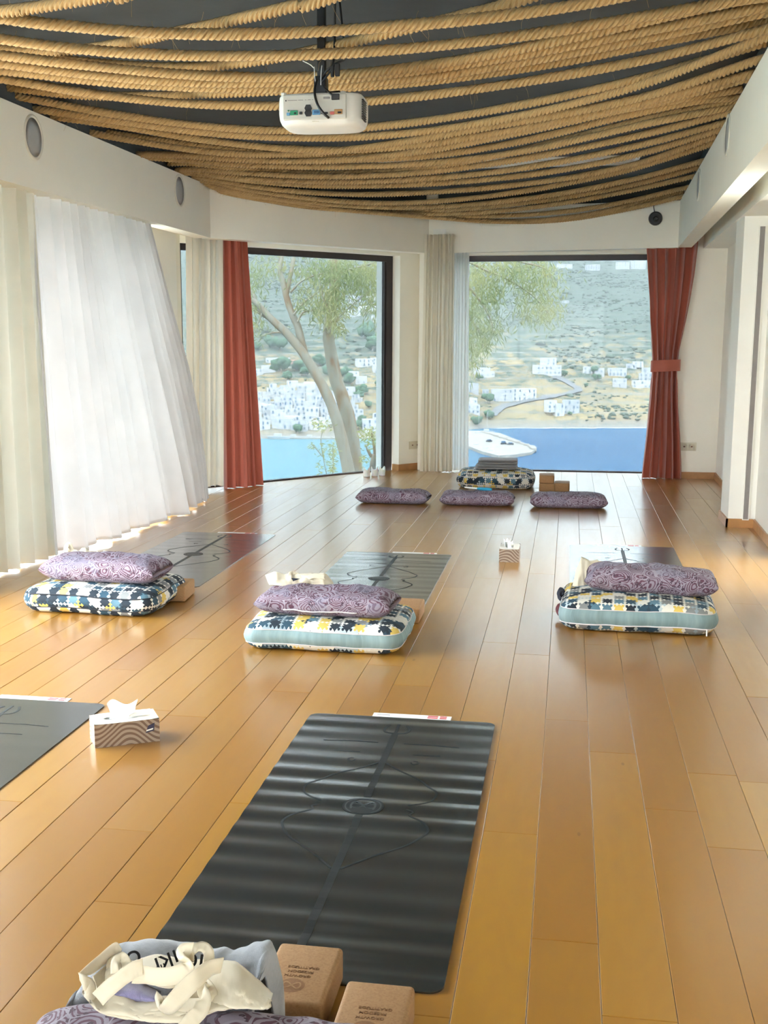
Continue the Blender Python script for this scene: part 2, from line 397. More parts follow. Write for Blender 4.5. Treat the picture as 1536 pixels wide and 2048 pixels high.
fl = MB(); fl.box(-3.62, YR-.2, -.16, 1.75, 9.0, -.016)
fl.prism([(-3.62, 9.0), (1.75, 9.0), (1.75, 12.80), (-1.45, 12.80), w1(-.95, -.08), (-3.62, 10.4)], -.16, -.016)
floor = struct(fl.obj('floor', M['subfloor']), 'glossy oak plank floor running towards the windows')
def back_y(x):
    """where the boards end under the window frames"""
    if x < -1.62: return min(12.66, 11.201+(x+2.888)*1.2506-.03)
    return 12.66
plank_mesh = {}
def plank(x0, x1, y0, y1, y1b=None):
    g = .0006; c = .0013; y1b = y1 if y1b is None else y1b
    a, b = x0+g, x1-g
    lo = [(a, y0+g), (b, y0+g), (b, y1b-g), (a, y1-g)]
    hi = [(a+c, y0+g+c), (b-c, y0+g+c), (b-c, y1b-g-c), (a+c, y1-g-c)]
    dz = RN.uniform(-.0004, .0004)
    cx, cy = (a+b)/2, (y0+y1)/2
    mb = MB(); vs = [(x-cx, y-cy, -.015) for x, y in lo]+[(x-cx, y-cy, -c*.7+dz) for x, y in lo]+[(x-cx, y-cy, dz) for x, y in hi]
    mb.add(vs, [(0, 1, 5, 4), (1, 2, 6, 5), (2, 3, 7, 6), (3, 0, 4, 7), (4, 5, 9, 8), (5, 6, 10, 9), (6, 7, 11, 10), (7, 4, 8, 11), (8, 9, 10, 11)])
    return mb.obj('plank', M['wood'], floor, loc=(cx, cy, 0))
PW = .1535
known = {0: [3.95, 2.32], 1: [3.47], 2: [3.80, 3.22], -1: [2.62], -2: [3.22], -8: [2.62, 4.45], -6: [4.9], 3: [3.75], -7: [3.30], -9: [3.05, 5.2], -5: [4.62]}
rest = MB()
for k in range(-24, 9):
    x0 = .109+k*PW; x1 = x0+PW
    if x1 < -3.42 or x0 > 1.46: continue
    x0, x1 = max(x0, -3.42), min(x1, 1.46)
    if x1-x0 < .02: continue
    ya, yb = back_y(x0), back_y(x1)
    ynear = {True: 5.6}.get(x0 < -2.6, 1.35)      # nearer boards lie outside the picture
    ys = [ynear]
    kn = sorted(known.get(k, []))
    y = ynear+RN.uniform(.7, 1.9) if not kn else kn[0]
    while y < min(ya, yb)-.5:
        ys.append(y); kn = [q for q in kn if q > y+.3]
        y = kn[0] if kn else y+RN.uniform(1.45, 2.25)
    ys.append(None)
    for a, b in zip(ys, ys[1:]):
        if b is None: plank(x0, x1, a, ya, yb)
        else: plank(x0, x1, a, b)
    rest.box(x0+.001, YR, -.015, x1-.001, ynear-.002, 0)
stuff(rest.obj('plank_rows', M['wood'], floor))

# left wall with the sliding-door openings, the nearer one added for daylight
wl = MB(); XW = -3.42
for y0, y1 in ((YR-.2, 2.25), (5.9, 6.25), (9.25, 10.36)): wl.box(-3.62, y0, -.1, XW, y1, ZC)
for y0, y1 in ((2.25, 5.9), (6.25, 9.25)): wl.box(-3.62, y0, 2.22, XW, y1, ZC)
struct(wl.obj('wall_left', M['wall']), 'cream wall with tall sliding door openings')
wb = MB()
wb.prism([w1(1.71, .11), w1(2.10, .11), w1(2.10, -.16), w1(1.71, -.16)], -.02, ZC)      # pier right of the left window
wb.prism([w1(-1.05, .02), w1(-.889, .02), w1(-.889, -.24), w1(-1.05, -.24)], -.02, ZC)
wb.prism([w1(-.889, .11), w1(1.71, .11), w1(1.71, -.2), w1(-.889, -.2)], 2.20, ZC)
wb.prism([(-1.55, 12.60), (-1.36, 12.52), (-1.36, 12.92), (-1.60, 12.92)], -.02, ZC)
wb.box(-1.36, 12.60, 2.205, .98, 12.92, ZC)
struct(wb.obj('wall_back', M['wall']), 'cream back wall around the two picture windows')
wr = MB(); wr.box(.98, 12.285, -.02, 1.75, 12.92, ZC); struct(wr.obj('wall_back_right', M['wall']), 'cream wall beside the tied-back curtain')
wr = MB(); wr.prism([(wall_r(7.8), 7.8), (wall_r(12.285), 12.285), (1.75, 12.285), (1.75, 7.8)], -.02, ZC)
wr.prism([(wall_r(6.8), 6.8), (wall_r(7.8), 7.8), (1.75, 7.8), (1.75, 6.8)], 2.22, ZC); wr.prism([(wall_r(YR-.2), YR-.2), (wall_r(6.8), 6.8), (1.75, 6.8), (1.75, YR-.2)], -.02, ZC)
wr.prism([(1.19, 9.11), (1.45, 9.11), (1.45, 9.54), (1.19, 9.54)], 0, 2.225)
wright = struct(wr.obj('wall_right', M['white']), 'white side wall with a projecting pier')
# vertical grey slot in the pier: an open-fronted channel
sl_ = MB(); sl_.box(1.296, 9.095, .064, 1.331, 9.108, 2.152)
so = MB()
so.box(1.290, 9.092, .058, 1.296, 9.109, 2.158); so.box(1.331, 9.092, .058, 1.337, 9.109, 2.158); so.box(1.296, 9.092, 2.152, 1.331, 9.109, 2.158); so.box(1.296, 9.092, .058, 1.331, 9.109, .064)
t = thing('slot_channel', 'tall narrow grey slot set in the white pier near the curtain', 'slot', (0, 0, 0))
sl_.obj('channel', M['alu'], t); so.obj('rim', M['white'], t)
wr = MB(); wr.box(-3.62, YR-.4, 2.2, 1.75, YR-.2, ZC); wr.box(-3.62, YR-.4, -.02, 1.75, YR-.2, .8); wr.box(-3.62, YR-.4, .8, -3.1, YR-.2, 2.2); wr.box(.8, YR-.4, .8, 1.75, YR-.2, 2.2); struct(wr.obj('wall_rear', M['wall']), 'cream wall behind the photographer')
# ceiling: dark over the room, pale over the curtain recesses
ce = MB(); ce.box(-3.62, YR-.4, ZC, 1.75, 12.95, ZC+.15); struct(ce.obj('ceiling', M['dark_ceiling']), 'dark slate painted ceiling above the ropes')
# bulkheads
def bulk(name, p, q, t, label):
    mb = MB(); seg_prism(mb, p, q, t, ZB, ZT)
    o = struct(mb.obj(name, M['wall']), label); return o
PL0, PL1, PM, PR = (-3.10, YR), (-3.095, 10.33), (-1.45, 12.53), (.985, 12.12)
PR0 = (bulk_r(YR), YR)
bulk('trim_1', PL0, PL1, .15, 'white bulkhead above the sheer curtains')
bulk('trim_2', PL1, PM, .13, 'white bulkhead above the left picture window')
bulk('trim_3', PM, PR, .10, 'white bulkhead above the right picture window')
bulk('trim_4', PR, PR0, .125, 'white bulkhead above the side wall')
dk = MB()
for p, q in ((PL0, PL1), (PL1, PM), (PM, PR), (PR, PR0)):
    p2, q2 = Vector(p), Vector(q); d = (q2-p2).normalized(); n = Vector((-d.y, d.x))*.04
    seg_prism(dk, tuple(p2+n), tuple(q2+n), .05, ZT, ZC)
struct(dk.obj('trim_5', M['dark_ceiling']))
so = MB()                                                   # recess ceilings behind the bulkheads
so.box(XW, YR, 2.50, -3.25, 10.2, 2.56)
so.prism([(-3.25, 10.2), (-3.42, 10.36), w1(-.889, .11), w1(2.1, .11), (-1.40, 12.62), (-1.40, 12.60)], 2.40, 2.46)
so.box(-1.40, 12.50, 2.40, .98, 12.60, 2.46)
so.prism([(bulk_r(YR)+.13, YR), (bulk_r(12.2)+.13, 12.28), (1.235, 12.28), (wall_r(YR)-.17, YR)], 2.56, 2.60)
struct(so.obj('trim_6', M['white']))
so = MB(); so.prism([(wall_r(YR)-.17, YR), (1.235, 12.28), (wall_r(12.28), 12.28), (wall_r(YR), YR)], 2.225, 2.60); struct(so.obj('trim_7', M['white']), 'white soffit along the side wall')

# skirting
def skirt(name, p, q, h=.066):
    mb = MB(); seg_prism(mb, p, q, .014, 0, h); o = struct(mb.obj(name, M['skirting'])); return o
skirt('baseboard_back_right', (1.0, 12.284), (wall_r(12.28), 12.284)) ; bpy.data.objects['baseboard_back_right'].location.y = -.014
skirt('baseboard_right_far', (wall_r(12.27), 12.27), (wall_r(9.54), 9.54)); bpy.data.objects['baseboard_right_far'].location.x = -.014
skirt('baseboard_right_near', (wall_r(9.1)-.014, 9.1), (wall_r(7.8)-.014, 7.8))
mb = MB(); mb.box(1.176, 9.094, 0, 1.19, 9.556, .066); mb.box(1.176, 9.094, 0, wall_r(9.1), 9.108, .066); struct(mb.obj('baseboard_right_pier', M['skirting']))
mb = MB(); mb.prism([w1(1.70, .124), w1(2.10, .124), w1(2.10, .11), w1(1.70, .11)], 0, .066); mb.prism([w1(1.696, .124), w1(1.71, .124), w1(1.71, .02), w1(1.696, .02)], 0, .066)
struct(mb.obj('baseboard_back', M['skirting']))

# windows
def window(name, fr, pane, label, gl='tinted'):
    t = bpy.data.objects.new(name, None); COL.objects.link(t); struct(t, label)
    for nm, mb in fr: mb.obj(nm, M['frame'], t)
    pane.obj('pane', M[gl], t); return t
def w1bar(s0, s1, o0, o1, z0, z1): return MB().prism([w1(s0, o0), w1(s1, o0), w1(s1, o1), w1(s0, o1)], z0, z1)
window('window_1', [('left_jamb', w1bar(-.889, -.868, -.05, .0, -.02, 2.2)), ('right_jamb', w1bar(1.625, 1.71, -.05, .0, -.02, 2.2)),
    ('head_bar', w1bar(-.868, 1.625, -.05, 0, 2.142, 2.2)), ('sill_bar', w1bar(-.868, 1.625, -.05, 0, -.02, .012)), ('inner_stop', w1bar(1.606, 1.625, -.05, -.012, .012, 2.142))],
    w1bar(-.868, 1.606, -.032, -.024, .012, 2.142), 'left picture window in a dark frame facing the harbour')
bx = lambda a, b, c, d, e, f: MB().box(a, b, c, d, e, f)
window('window_2', [('left_jamb', bx(-1.36, 12.72, -.02, -1.30, 12.77, 2.205)), ('right_jamb', bx(.92, 12.72, -.02, .98, 12.77, 2.205)),
    ('head_bar', bx(-1.30, 12.72, 2.150, .92, 12.77, 2.205)), ('sill_bar', bx(-1.30, 12.72, -.02, .92, 12.77, .010))],
    bx(-1.30, 12.744, .010, .92, 12.752, 2.150), 'right picture window in a dark frame facing the bay')
window('window_3_added', [('jamb', bx(1.40, 6.8, -.02, 1.46, 6.86, 2.22)), ('jamb', bx(1.40, 7.74, -.02, 1.46, 7.8, 2.22)), ('mullion', bx(1.40, 7.27, .02, 1.46, 7.33, 2.16)), ('head_bar', bx(1.40, 6.86, 2.16, 1.46, 7.74, 2.22)), ('sill_bar', bx(1.40, 6.86, -.02, 1.46, 7.74, .02))],
    bx(1.425, 6.86, .02, 1.433, 7.74, 2.16), 'unseen side wall glazing added to light the room', 'glass')  # invented opening, added to throw daylight across the room
window('window_4_added', [('jamb', bx(-3.1, YR-.33, .8, -3.04, YR-.27, 2.2)), ('jamb', bx(.74, YR-.33, .8, .8, YR-.27, 2.2)), ('mullion', bx(-1.2, YR-.33, .86, -1.14, YR-.27, 2.14)), ('head_bar', bx(-3.04, YR-.33, 2.14, .74, YR-.27, 2.2)), ('sill_bar', bx(-3.04, YR-.33, .8, .74, YR-.27, .86))],
    bx(-3.04, YR-.305, .86, .74, YR-.297, 2.14), 'unseen window added behind the photographer to light the room', 'glass')  # invented opening, added as frontal fill light
# white outer reveal of the left window
mb = MB(); mb.prism([w1(1.632, -.06), w1(1.71, -.06), w1(1.71, -.16), w1(1.632, -.16)], -.02, 2.3); struct(mb.obj('trim_8', M['white']))
# sliding door behind the sheer curtain, and an unseen second one added for daylight
for i, (y0, y1) in enumerate(((6.25, 9.25), (2.25, 5.9))):
    t = bpy.data.objects.new('door_%d' % (i+1), None); COL.objects.link(t); struct(t, 'glazed sliding door behind the curtains; the nearer one unseen, added for daylight')
    ym = (y0+y1)/2
    for nm, b in (('jamb', (y0, y0+.06, 0, 2.22)), ('jamb', (y1-.06, y1, 0, 2.22)), ('head_bar', (y0+.06, y1-.06, 2.16, 2.22)), ('threshold', (y0+.06, y1-.06, -.02, .02)), ('meeting_stile', (ym-.05, ym+.05, .02, 2.16))):
        MB().box(-3.56, b[0], b[2], -3.50, b[1], b[3]).obj(nm, M['white'], t)
    if i: MB().box(-3.535, y0+.06, .02, -3.527, ym-.05, 2.16).obj('pane', M['glass'], t)
    MB().box(-3.535, ym+.05, .02, -3.527, y1-.06, 2.16).obj('pane', M['glass'], t)
# ------------------------------------------------------------------ ropes under the ceiling
ROPES = [
[(-3.13,4.92,2.68),(-2.12,4.47,2.574),(-2.04,4.435,2.568),(-1.96,4.398,2.562),(-1.88,4.359,2.557),(-1.8,4.32,2.553),(-1.72,4.28,2.548),(-1.64,4.238,2.545),(-1.56,4.195,2.542),(-1.48,4.151,2.539),(-1.4,4.106,2.538),(0.82,2.831,2.68)],
[(-3.13,4.193,2.68),(-2.19,4.579,2.581),(-1.93,4.677,2.561),(-1.67,4.746,2.546),(-1.41,4.786,2.538),(-1.14,4.803,2.535),(-0.88,4.807,2.538),(-0.62,4.809,2.547),(-0.35,4.812,2.561),(-0.09,4.809,2.582),(0.17,4.775,2.608),(0.83,4.618,2.68)],
[(-3.13,5.358,2.735),(-2.62,5.461,2.681),(-2.42,5.451,2.658),(-2.22,5.37,2.639),(-2.02,5.252,2.622),(-1.82,5.12,2.609),(-1.63,4.989,2.6),(-1.43,4.864,2.593),(-1.23,4.748,2.59),(-1.03,4.636,2.591),(-0.83,4.524,2.594),(0.83,3.576,2.735)],
[(-3.13,4.624,2.68),(-2.38,4.962,2.599),(-2.04,5.08,2.569),(-1.71,5.134,2.548),(-1.37,5.159,2.537),(-1.04,5.169,2.535),(-0.7,5.169,2.543),(-0.37,5.157,2.56),(-0.03,5.135,2.587),(0.31,5.116,2.623),(0.64,5.127,2.668),(0.84,5.152,2.68)],
[(-3.13,5.435,2.735),(-2.65,5.522,2.685),(-2.38,5.597,2.654),(-2.1,5.659,2.629),(-1.83,5.657,2.61),(-1.56,5.578,2.597),(-1.28,5.442,2.591),(-1.01,5.278,2.591),(-0.74,5.117,2.597),(-0.46,4.972,2.61),(-0.19,4.825,2.628),(0.84,4.214,2.735)],
[(-3.13,5.21,2.68),(-2.56,5.316,2.618),(-2.2,5.407,2.582),(-1.84,5.508,2.556),(-1.49,5.575,2.54),(-1.13,5.583,2.535),(-0.78,5.528,2.54),(-0.42,5.423,2.556),(-0.07,5.296,2.583),(0.29,5.183,2.621),(0.64,5.135,2.669),(0.84,5.137,2.68)],
[(-3.13,5.388,2.68),(-2.65,5.521,2.63),(-2.28,5.622,2.589),(-1.9,5.69,2.559),(-1.52,5.707,2.541),(-1.15,5.673,2.535),(-0.77,5.598,2.541),(-0.39,5.504,2.558),(-0.02,5.413,2.588),(0.36,5.345,2.629),(0.74,5.312,2.682),(0.85,5.308,2.682)],
[(-3.13,5.73,2.68),(-2.75,5.733,2.643),(-2.36,5.765,2.597),(-1.97,5.815,2.564),(-1.58,5.837,2.543),(-1.19,5.815,2.535),(-0.8,5.749,2.54),(-0.42,5.655,2.557),(-0.03,5.553,2.586),(0.36,5.468,2.629),(0.75,5.418,2.684),(0.85,5.412,2.684)],
[(-3.18,6.609,2.752),(-2.74,6.632,2.697),(-2.29,6.454,2.647),(-1.85,6.275,2.611),(-1.41,6.163,2.592),(-0.96,6.105,2.591),(-0.52,6.051,2.606),(-0.08,5.962,2.637),(0.37,5.85,2.683),(0.81,5.835,2.748),(0.86,5.847,2.748)],
[(-3.13,5.897,2.68),(-2.89,5.989,2.663),(-2.48,6.145,2.61),(-2.07,6.253,2.571),(-1.66,6.284,2.547),(-1.25,6.245,2.536),(-0.84,6.161,2.539),(-0.43,6.064,2.555),(-0.02,5.973,2.586),(0.39,5.877,2.631),(0.8,5.723,2.691),(0.86,5.693,2.691)],
[(-3.21,6.664,2.729),(-2.76,6.981,2.675),(-2.3,7.176,2.624),(-1.85,7.236,2.587),(-1.4,7.178,2.567),(-0.95,7.034,2.566),(-0.5,6.841,2.582),(-0.04,6.626,2.614),(0.41,6.399,2.662),(0.86,6.135,2.727)],
[(-3.16,6.934,2.696),(-2.71,7.073,2.639),(-2.27,7.216,2.59),(-1.83,7.292,2.556),(-1.39,7.274,2.537),(-0.94,7.167,2.536),(-0.5,6.986,2.551),(-0.06,6.736,2.582),(0.38,6.391,2.629),(0.82,5.879,2.694),(0.86,5.857,2.694)],
[(-3.17,7.174,2.697),(-2.72,7.302,2.64),(-2.28,7.562,2.591),(-1.83,7.739,2.556),(-1.38,7.751,2.537),(-0.94,7.611,2.536),(-0.49,7.384,2.552),(-0.04,7.142,2.583),(0.4,6.925,2.63),(0.85,6.699,2.696),(0.88,6.681,2.696)],
[(-3.31,7.935,2.753),(-2.94,8.238,2.726),(-2.57,8.326,2.68),(-2.21,8.369,2.638),(-1.84,8.405,2.609),(-1.48,8.394,2.595),(-1.11,8.273,2.592),(-0.74,8.012,2.597),(-0.38,7.666,2.61),(-0.01,7.432,2.641),(0.9,7.267,2.735)],
[(-3.15,7.79,2.696),(-2.7,8.067,2.638),(-2.26,8.127,2.589),(-1.82,7.985,2.555),(-1.37,7.714,2.537),(-0.93,7.409,2.536),(-0.49,7.144,2.552),(-0.04,6.947,2.583),(0.4,6.752,2.63),(0.84,6.374,2.695),(0.87,6.356,2.695)],
[(-3.13,8.651,2.68),(-2.68,8.503,2.635),(-2.29,8.414,2.591),(-1.9,8.327,2.56),(-1.5,8.177,2.541),(-1.11,7.953,2.535),(-0.71,7.681,2.541),(-0.32,7.404,2.561),(0.07,7.16,2.593),(0.47,6.963,2.638),(0.86,6.781,2.695),(0.88,6.771,2.695)],
[(-3.13,8.834,2.71),(-2.75,8.715,2.674),(-2.38,8.595,2.63),(-2.0,8.502,2.597),(-1.62,8.435,2.576),(-1.24,8.36,2.566),(-0.87,8.235,2.567),(-0.49,8.027,2.58),(-0.11,7.747,2.605),(0.26,7.466,2.642),(0.64,7.344,2.691),(0.9,7.369,2.71)],
[(-3.13,8.799,2.68),(-2.78,8.793,2.648),(-2.37,8.726,2.6),(-1.97,8.619,2.565),(-1.56,8.527,2.544),(-1.16,8.44,2.535),(-0.75,8.318,2.54),(-0.34,8.127,2.558),(0.06,7.869,2.591),(0.47,7.624,2.636),(0.87,7.576,2.695),(0.9,7.586,2.695)],
[(-3.13,9.342,2.71),(-2.94,9.304,2.7),(-2.51,9.254,2.645),(-2.09,9.214,2.604),(-1.66,9.121,2.578),(-1.24,8.939,2.566),(-0.82,8.661,2.568),(-0.39,8.312,2.585),(0.03,7.948,2.618),(0.45,7.657,2.664),(0.88,7.565,2.725),(0.9,7.569,2.725)],
[(-3.13,9.518,2.68),(-2.98,9.445,2.677),(-2.55,9.266,2.62),(-2.12,9.174,2.577),(-1.69,9.07,2.549),(-1.26,8.917,2.536),(-0.83,8.714,2.538),(-0.4,8.483,2.555),(0.03,8.248,2.587),(0.46,8.018,2.635),(0.89,7.769,2.696),(0.91,7.761,2.696)],
[(-3.13,9.581,2.685),(-3.04,9.606,2.685),(-2.6,9.631,2.625),(-2.16,9.541,2.581),(-1.73,9.404,2.551),(-1.29,9.253,2.537),(-0.85,9.092,2.537),(-0.41,8.91,2.554),(0.02,8.692,2.586),(0.46,8.427,2.633),(0.9,8.126,2.696),(0.92,8.115,2.696)],
[(-3.13,9.628,2.68),(-2.91,9.721,2.666),(-2.48,9.8,2.612),(-2.06,9.747,2.572),(-1.64,9.638,2.547),(-1.21,9.517,2.536),(-0.79,9.398,2.538),(-0.36,9.271,2.556),(0.06,9.099,2.588),(0.48,8.828,2.635),(0.91,8.381,2.696),(0.92,8.373,2.696)],
[(-3.13,9.944,2.696),(-2.68,10.245,2.636),(-2.23,10.322,2.588),(-1.78,10.245,2.554),(-1.33,10.091,2.537),(-0.88,9.927,2.536),(-0.43,9.782,2.552),(0.02,9.617,2.584),(0.47,9.309,2.632),(0.92,8.619,2.696)],
[(-3.13,10.041,2.68),(-3.11,10.052,2.675),(-2.66,10.559,2.625),(-2.21,10.852,2.585),(-1.77,10.907,2.555),(-1.32,10.771,2.538),(-0.87,10.521,2.536),(-0.42,10.227,2.551),(0.02,9.918,2.583),(0.47,9.545,2.632),(0.92,8.941,2.695),(0.94,8.929,2.695)],
[(-3.1,10.182,2.68),(-3.0,10.182,2.632),(-2.56,10.856,2.603),(-2.13,11.183,2.574),(-1.69,11.255,2.551),(-1.25,11.163,2.538),(-0.82,10.978,2.537),(-0.38,10.752,2.553),(0.06,10.506,2.585),(0.49,10.22,2.633),(0.93,9.831,2.695),(0.96,9.814,2.695)],
[(-3.11,10.231,2.71),(-3.01,10.231,2.628),(-2.57,10.834,2.596),(-2.13,11.42,2.583),(-1.69,11.743,2.576),(-1.25,11.767,2.57),(-0.81,11.582,2.57),(-0.37,11.324,2.582),(0.07,11.093,2.614),(0.51,10.87,2.665),(0.95,10.432,2.724),(0.97,10.418,2.724)],
[(-3.08,10.312,2.68),(-2.98,10.312,2.622),(-2.54,10.913,2.588),(-2.1,11.415,2.566),(-1.67,11.71,2.549),(-1.23,11.784,2.539),(-0.79,11.681,2.538),(-0.36,11.472,2.553),(0.08,11.228,2.585),(0.52,10.981,2.635),(0.95,10.697,2.694),(0.98,10.68,2.694)],
[(-3.04,10.377,2.68),(-2.94,10.377,2.617),(-2.51,11.012,2.58),(-2.07,11.46,2.561),(-1.64,11.761,2.548),(-1.2,11.949,2.539),(-0.77,12.049,2.538),(-0.34,12.068,2.551),(0.1,11.998,2.583),(0.53,11.809,2.634),(0.97,11.447,2.694),(1.0,11.429,2.694)],
[(-3.05,10.433,2.7),(-2.95,10.433,2.615),(-2.51,10.998,2.566),(-2.07,11.617,2.571),(-1.63,12.069,2.569),(-1.19,12.29,2.546),(-0.75,12.32,2.517),(-0.32,12.248,2.51),(0.12,12.161,2.547),(0.56,12.086,2.628),(1.0,11.937,2.713)],
[(-3.06,10.426,2.65),(-2.96,10.426,2.609),(-2.52,11.051,2.567),(-2.09,11.362,2.544),(-1.66,11.619,2.525),(-1.22,11.896,2.507),(-0.79,12.152,2.496),(-0.36,12.297,2.5),(0.07,12.265,2.528),(0.51,12.079,2.584),(0.94,11.924,2.663),(1.01,11.92,2.663)],
]

ORD = 'first second third fourth fifth sixth seventh eighth ninth tenth eleventh twelfth thirteenth fourteenth fifteenth sixteenth seventeenth eighteenth nineteenth twentieth'.split()
ORD += ['twenty-'+o for o in ORD[:9]]+['thirtieth']
def rope_mesh(pts, r=.0235):
    P = smooth_path(pts, 60); L = arclen(P); tot = L[-1]
    n = int(tot/.010); nsec = 16; lay = .104; strands = 4; RF = (.64, .90, 1.0, .93)
    uvs = {}; mb = MB(); j = 0
    ring = []; uv = []
    for i in range(n+1):
        s = tot*i/n
        while j < len(L)-2 and L[j+1] < s: j += 1
        f = (s-L[j])/max(1e-9, L[j+1]-L[j]); p = P[j].lerp(P[j+1], f)
        t = (P[j+1]-P[j]).normalized(); a = t.cross(Vector((0, 0, 1))).normalized(); b = a.cross(t)
        wob = 1+.05*math.sin(s*7.3+pts[0][1]*9); tw = 2*PI*s/lay
        for k in range(nsec):                        # edges run along the strands
            ang = 2*PI*k/nsec+tw; rr = r*wob*RF[k % 4]
            ring.append(p+a*math.cos(ang)*rr+b*math.sin(ang)*rr); uv.append((k/nsec*.16, s*1.7))
    fs = [(i*nsec+k, i*nsec+(k+1) % nsec, (i+1)*nsec+(k+1) % nsec, (i+1)*nsec+k) for i in range(n) for k in range(nsec)]
    fs += [tuple(range(nsec-1, -1, -1)), tuple(range(n*nsec, (n+1)*nsec))]
    mb.add(ring, fs, 0, uv); return mb
NR = len(ROPES)
order = sorted(range(NR), key=lambda i: -sum(p[1] for p in ROPES[i] if abs(p[0]+1) < .9)/max(1, len([p for p in ROPES[i] if abs(p[0]+1) < .9])))
for rank, i in enumerate(order):
    o = rope_mesh(ROPES[i]).obj('rope', M['rope'], smooth=True)
    tag(o, 'thick twisted tan rope slung under the ceiling, %s from the picture windows' % ORD[rank], 'rope', 'ropes slung across the dark ceiling')
    # loose fibres standing off the rope
    P = smooth_path(ROPES[i], 40); wk = MB(); q = random.Random(i)
    for _ in range(26):
        p = q.choice(P)+Vector((q.uniform(-.06, .06), 0, 0)); a = q.uniform(0, 2*PI)
        d = Vector((q.uniform(-.6, .6), math.cos(a), math.sin(a))).normalized(); l = q.uniform(.03, .065)
        s = p+Vector((0, math.cos(a), math.sin(a)))*.018
        wk.tube([s, s+d*l*.5, s+d*l+Vector((q.uniform(-.01, .01), 0, -.008))], .0005, 3, cap=False)
    stuff(wk.obj('stray_fibres', M['rope'], o))
# vent, downlight, hooks
t = thing('ceiling_vent', 'long white slot vent on the dark ceiling above the farther ropes', 'vent')
mb = MB(); mb.box(-1.6, 10.12, ZC-.02, .50, 10.16, ZC); mb.box(-1.6, 10.50, ZC-.02, .50, 10.54, ZC); mb.box(-1.6, 10.16, ZC-.02, -1.56, 10.5, ZC); mb.box(.46, 10.16, ZC-.02, .50, 10.5, ZC); mb.obj('frame', M['white'], t)
for k in range(4): MB().box(-1.56, 10.20+k*.08, ZC-.016, .46, 10.225+k*.08, ZC-.004).obj('slat', M['white'], t)
t = thing('downlight', 'small square silver downlight on the dark ceiling between the ropes', 'downlight', (.27, 8.30, ZC))
mb = MB(); mb.rbox(-.07, -.07, -.012, .07, .07, 0, .004, 2); mb.obj('plate', M['alu'], t)
MB().lathe([(.0, -.016), (.04, -.016), (.048, -.012)], 20).obj('lamp_ring', M['black_gloss'], t); MB().lathe([(0, -.02), (.026, -.018), (.028, -.015)], 16).obj('reflector', M['white'], t)
def hook(p, w, lab):
    mb = MB(); mb.tube([(p[0]-w, p[1], p[2]+.0), (p[0]-w*.6, p[1], p[2]-.045), (p[0]+w*.2, p[1], p[2]-.02)], .004, 6)
    tag(mb.obj('ceiling_hook', M['hook'], smooth=True), lab, 'hook', 'hooks on the dark ceiling')
hook((.58, 11.33, ZC), .03, 'small white bent hook on the bare dark ceiling above the black camera')
hook((-2.35, 10.55, 2.66), .012, 'tiny white hook above the rust curtain in the dark gap between ropes')
# round loudspeakers let into the bulkheads
def speaker(x, y, z, r, nx, lab):
    t = thing('wall_speaker', lab, 'speaker', (x, y, z), 0, 'round speakers in the white bulkheads')
    s = nx
    MB().lathe([(r*.84, s*.002), (r*.86, s*.008), (r*.95, s*.009), (r, s*.004), (r, 0)], 36, axis='X').obj('ring', M['ring'], t, smooth=True)
    MB().lathe([(0, s*.005), (r*.4, s*.0045), (r*.86, s*.0035)], 36, axis='X').obj('grille', M['grille'], t, smooth=True)
speaker(-3.099, 6.83, 2.515, .128, 1, 'round speaker with a grey grille above the far-left beige curtain')
speaker(-3.096, 9.50, 2.523, .126, 1, 'round speaker with a grey grille above the blown sheer curtain')
speaker(bulk_r(7.63)-.001, 7.63, 2.55, .118, -1, 'round speaker in the side wall bulkhead, nearer one')
speaker(bulk_r(9.77)-.001, 9.77, 2.52, .118, -1, 'round speaker in the side wall bulkhead, nearer the windows')
# camera ball on the back bulkhead
cx_, cy_ = .765, 12.12+.035
t = thing('surveillance_camera', 'round black camera hanging on the bulkhead above the tied-back curtain', 'camera', (.765, 12.150, 2.498))
MB().lathe([(.06, 0), (.066, -.012), (.062, -.035), (.05, -.05), (.046, -.046), (.03, -.058), (.012, -.062), (0, -.062)], 28, axis='Y').obj('body', M['black'], t, smooth=True)
MB().lathe([(.024, -.056), (.028, -.063), (.02, -.067), (.012, -.064), (0, -.062)], 20, c=(0, 0, -.012), axis='Y').obj('lens', M['black_gloss'], t, smooth=True)
MB().tube([(-.01, -.02, .05), (-.022, -.025, .10), (-.03, -.02, .16), (-.03, .0, .2)], .004, 6).obj('cable', M['black'], t, smooth=True)

# ------------------------------------------------------------------ projector
t = thing('projector', 'white projector hanging from the ceiling on a black pole', 'projector', (-1.075, 5.2, 2.255), .02)
b = MB()
def shell(u, v):
    # rounded body: u round the outline in plan, v from bottom to top
    a = 2*PI*u; n = 5
    x = .1835*sgn(math.cos(a))*abs(math.cos(a))**(2/n); y = .13+.13*sgn(math.sin(a))*abs(math.sin(a))**(2/n)
    prof = [(0, .50), (.06, .80), (.14, .93), (.30, .985), (.50, 1.0), (.80, 1.0), (.93, .985), (1, .95)]
    zs = [(0, 0), (.06, .003), (.14, .013), (.30, .035), (.50, .06), (.80, .105), (.93, .128), (1, .134)]
    s = interp(prof, v); z = interp(zs, v)
    return (x*s, .13+(y-.13)*s, z)
b.grid(shell, 64, 24, cu=True); k = len(b.v); n0 = 64
b.f.append(tuple(range(n0-1, -1, -1))); b.mi.append(0); b.f.append(tuple(range(k-n0, k))); b.mi.append(0)
b.obj('shell', M['proj'], t, smooth=.7)
yf = -.004
MB().rbox(-.152, yf-.001, .028, .118, .02, .128, .003, 2).obj('back_panel', M['proj_panel'], t)
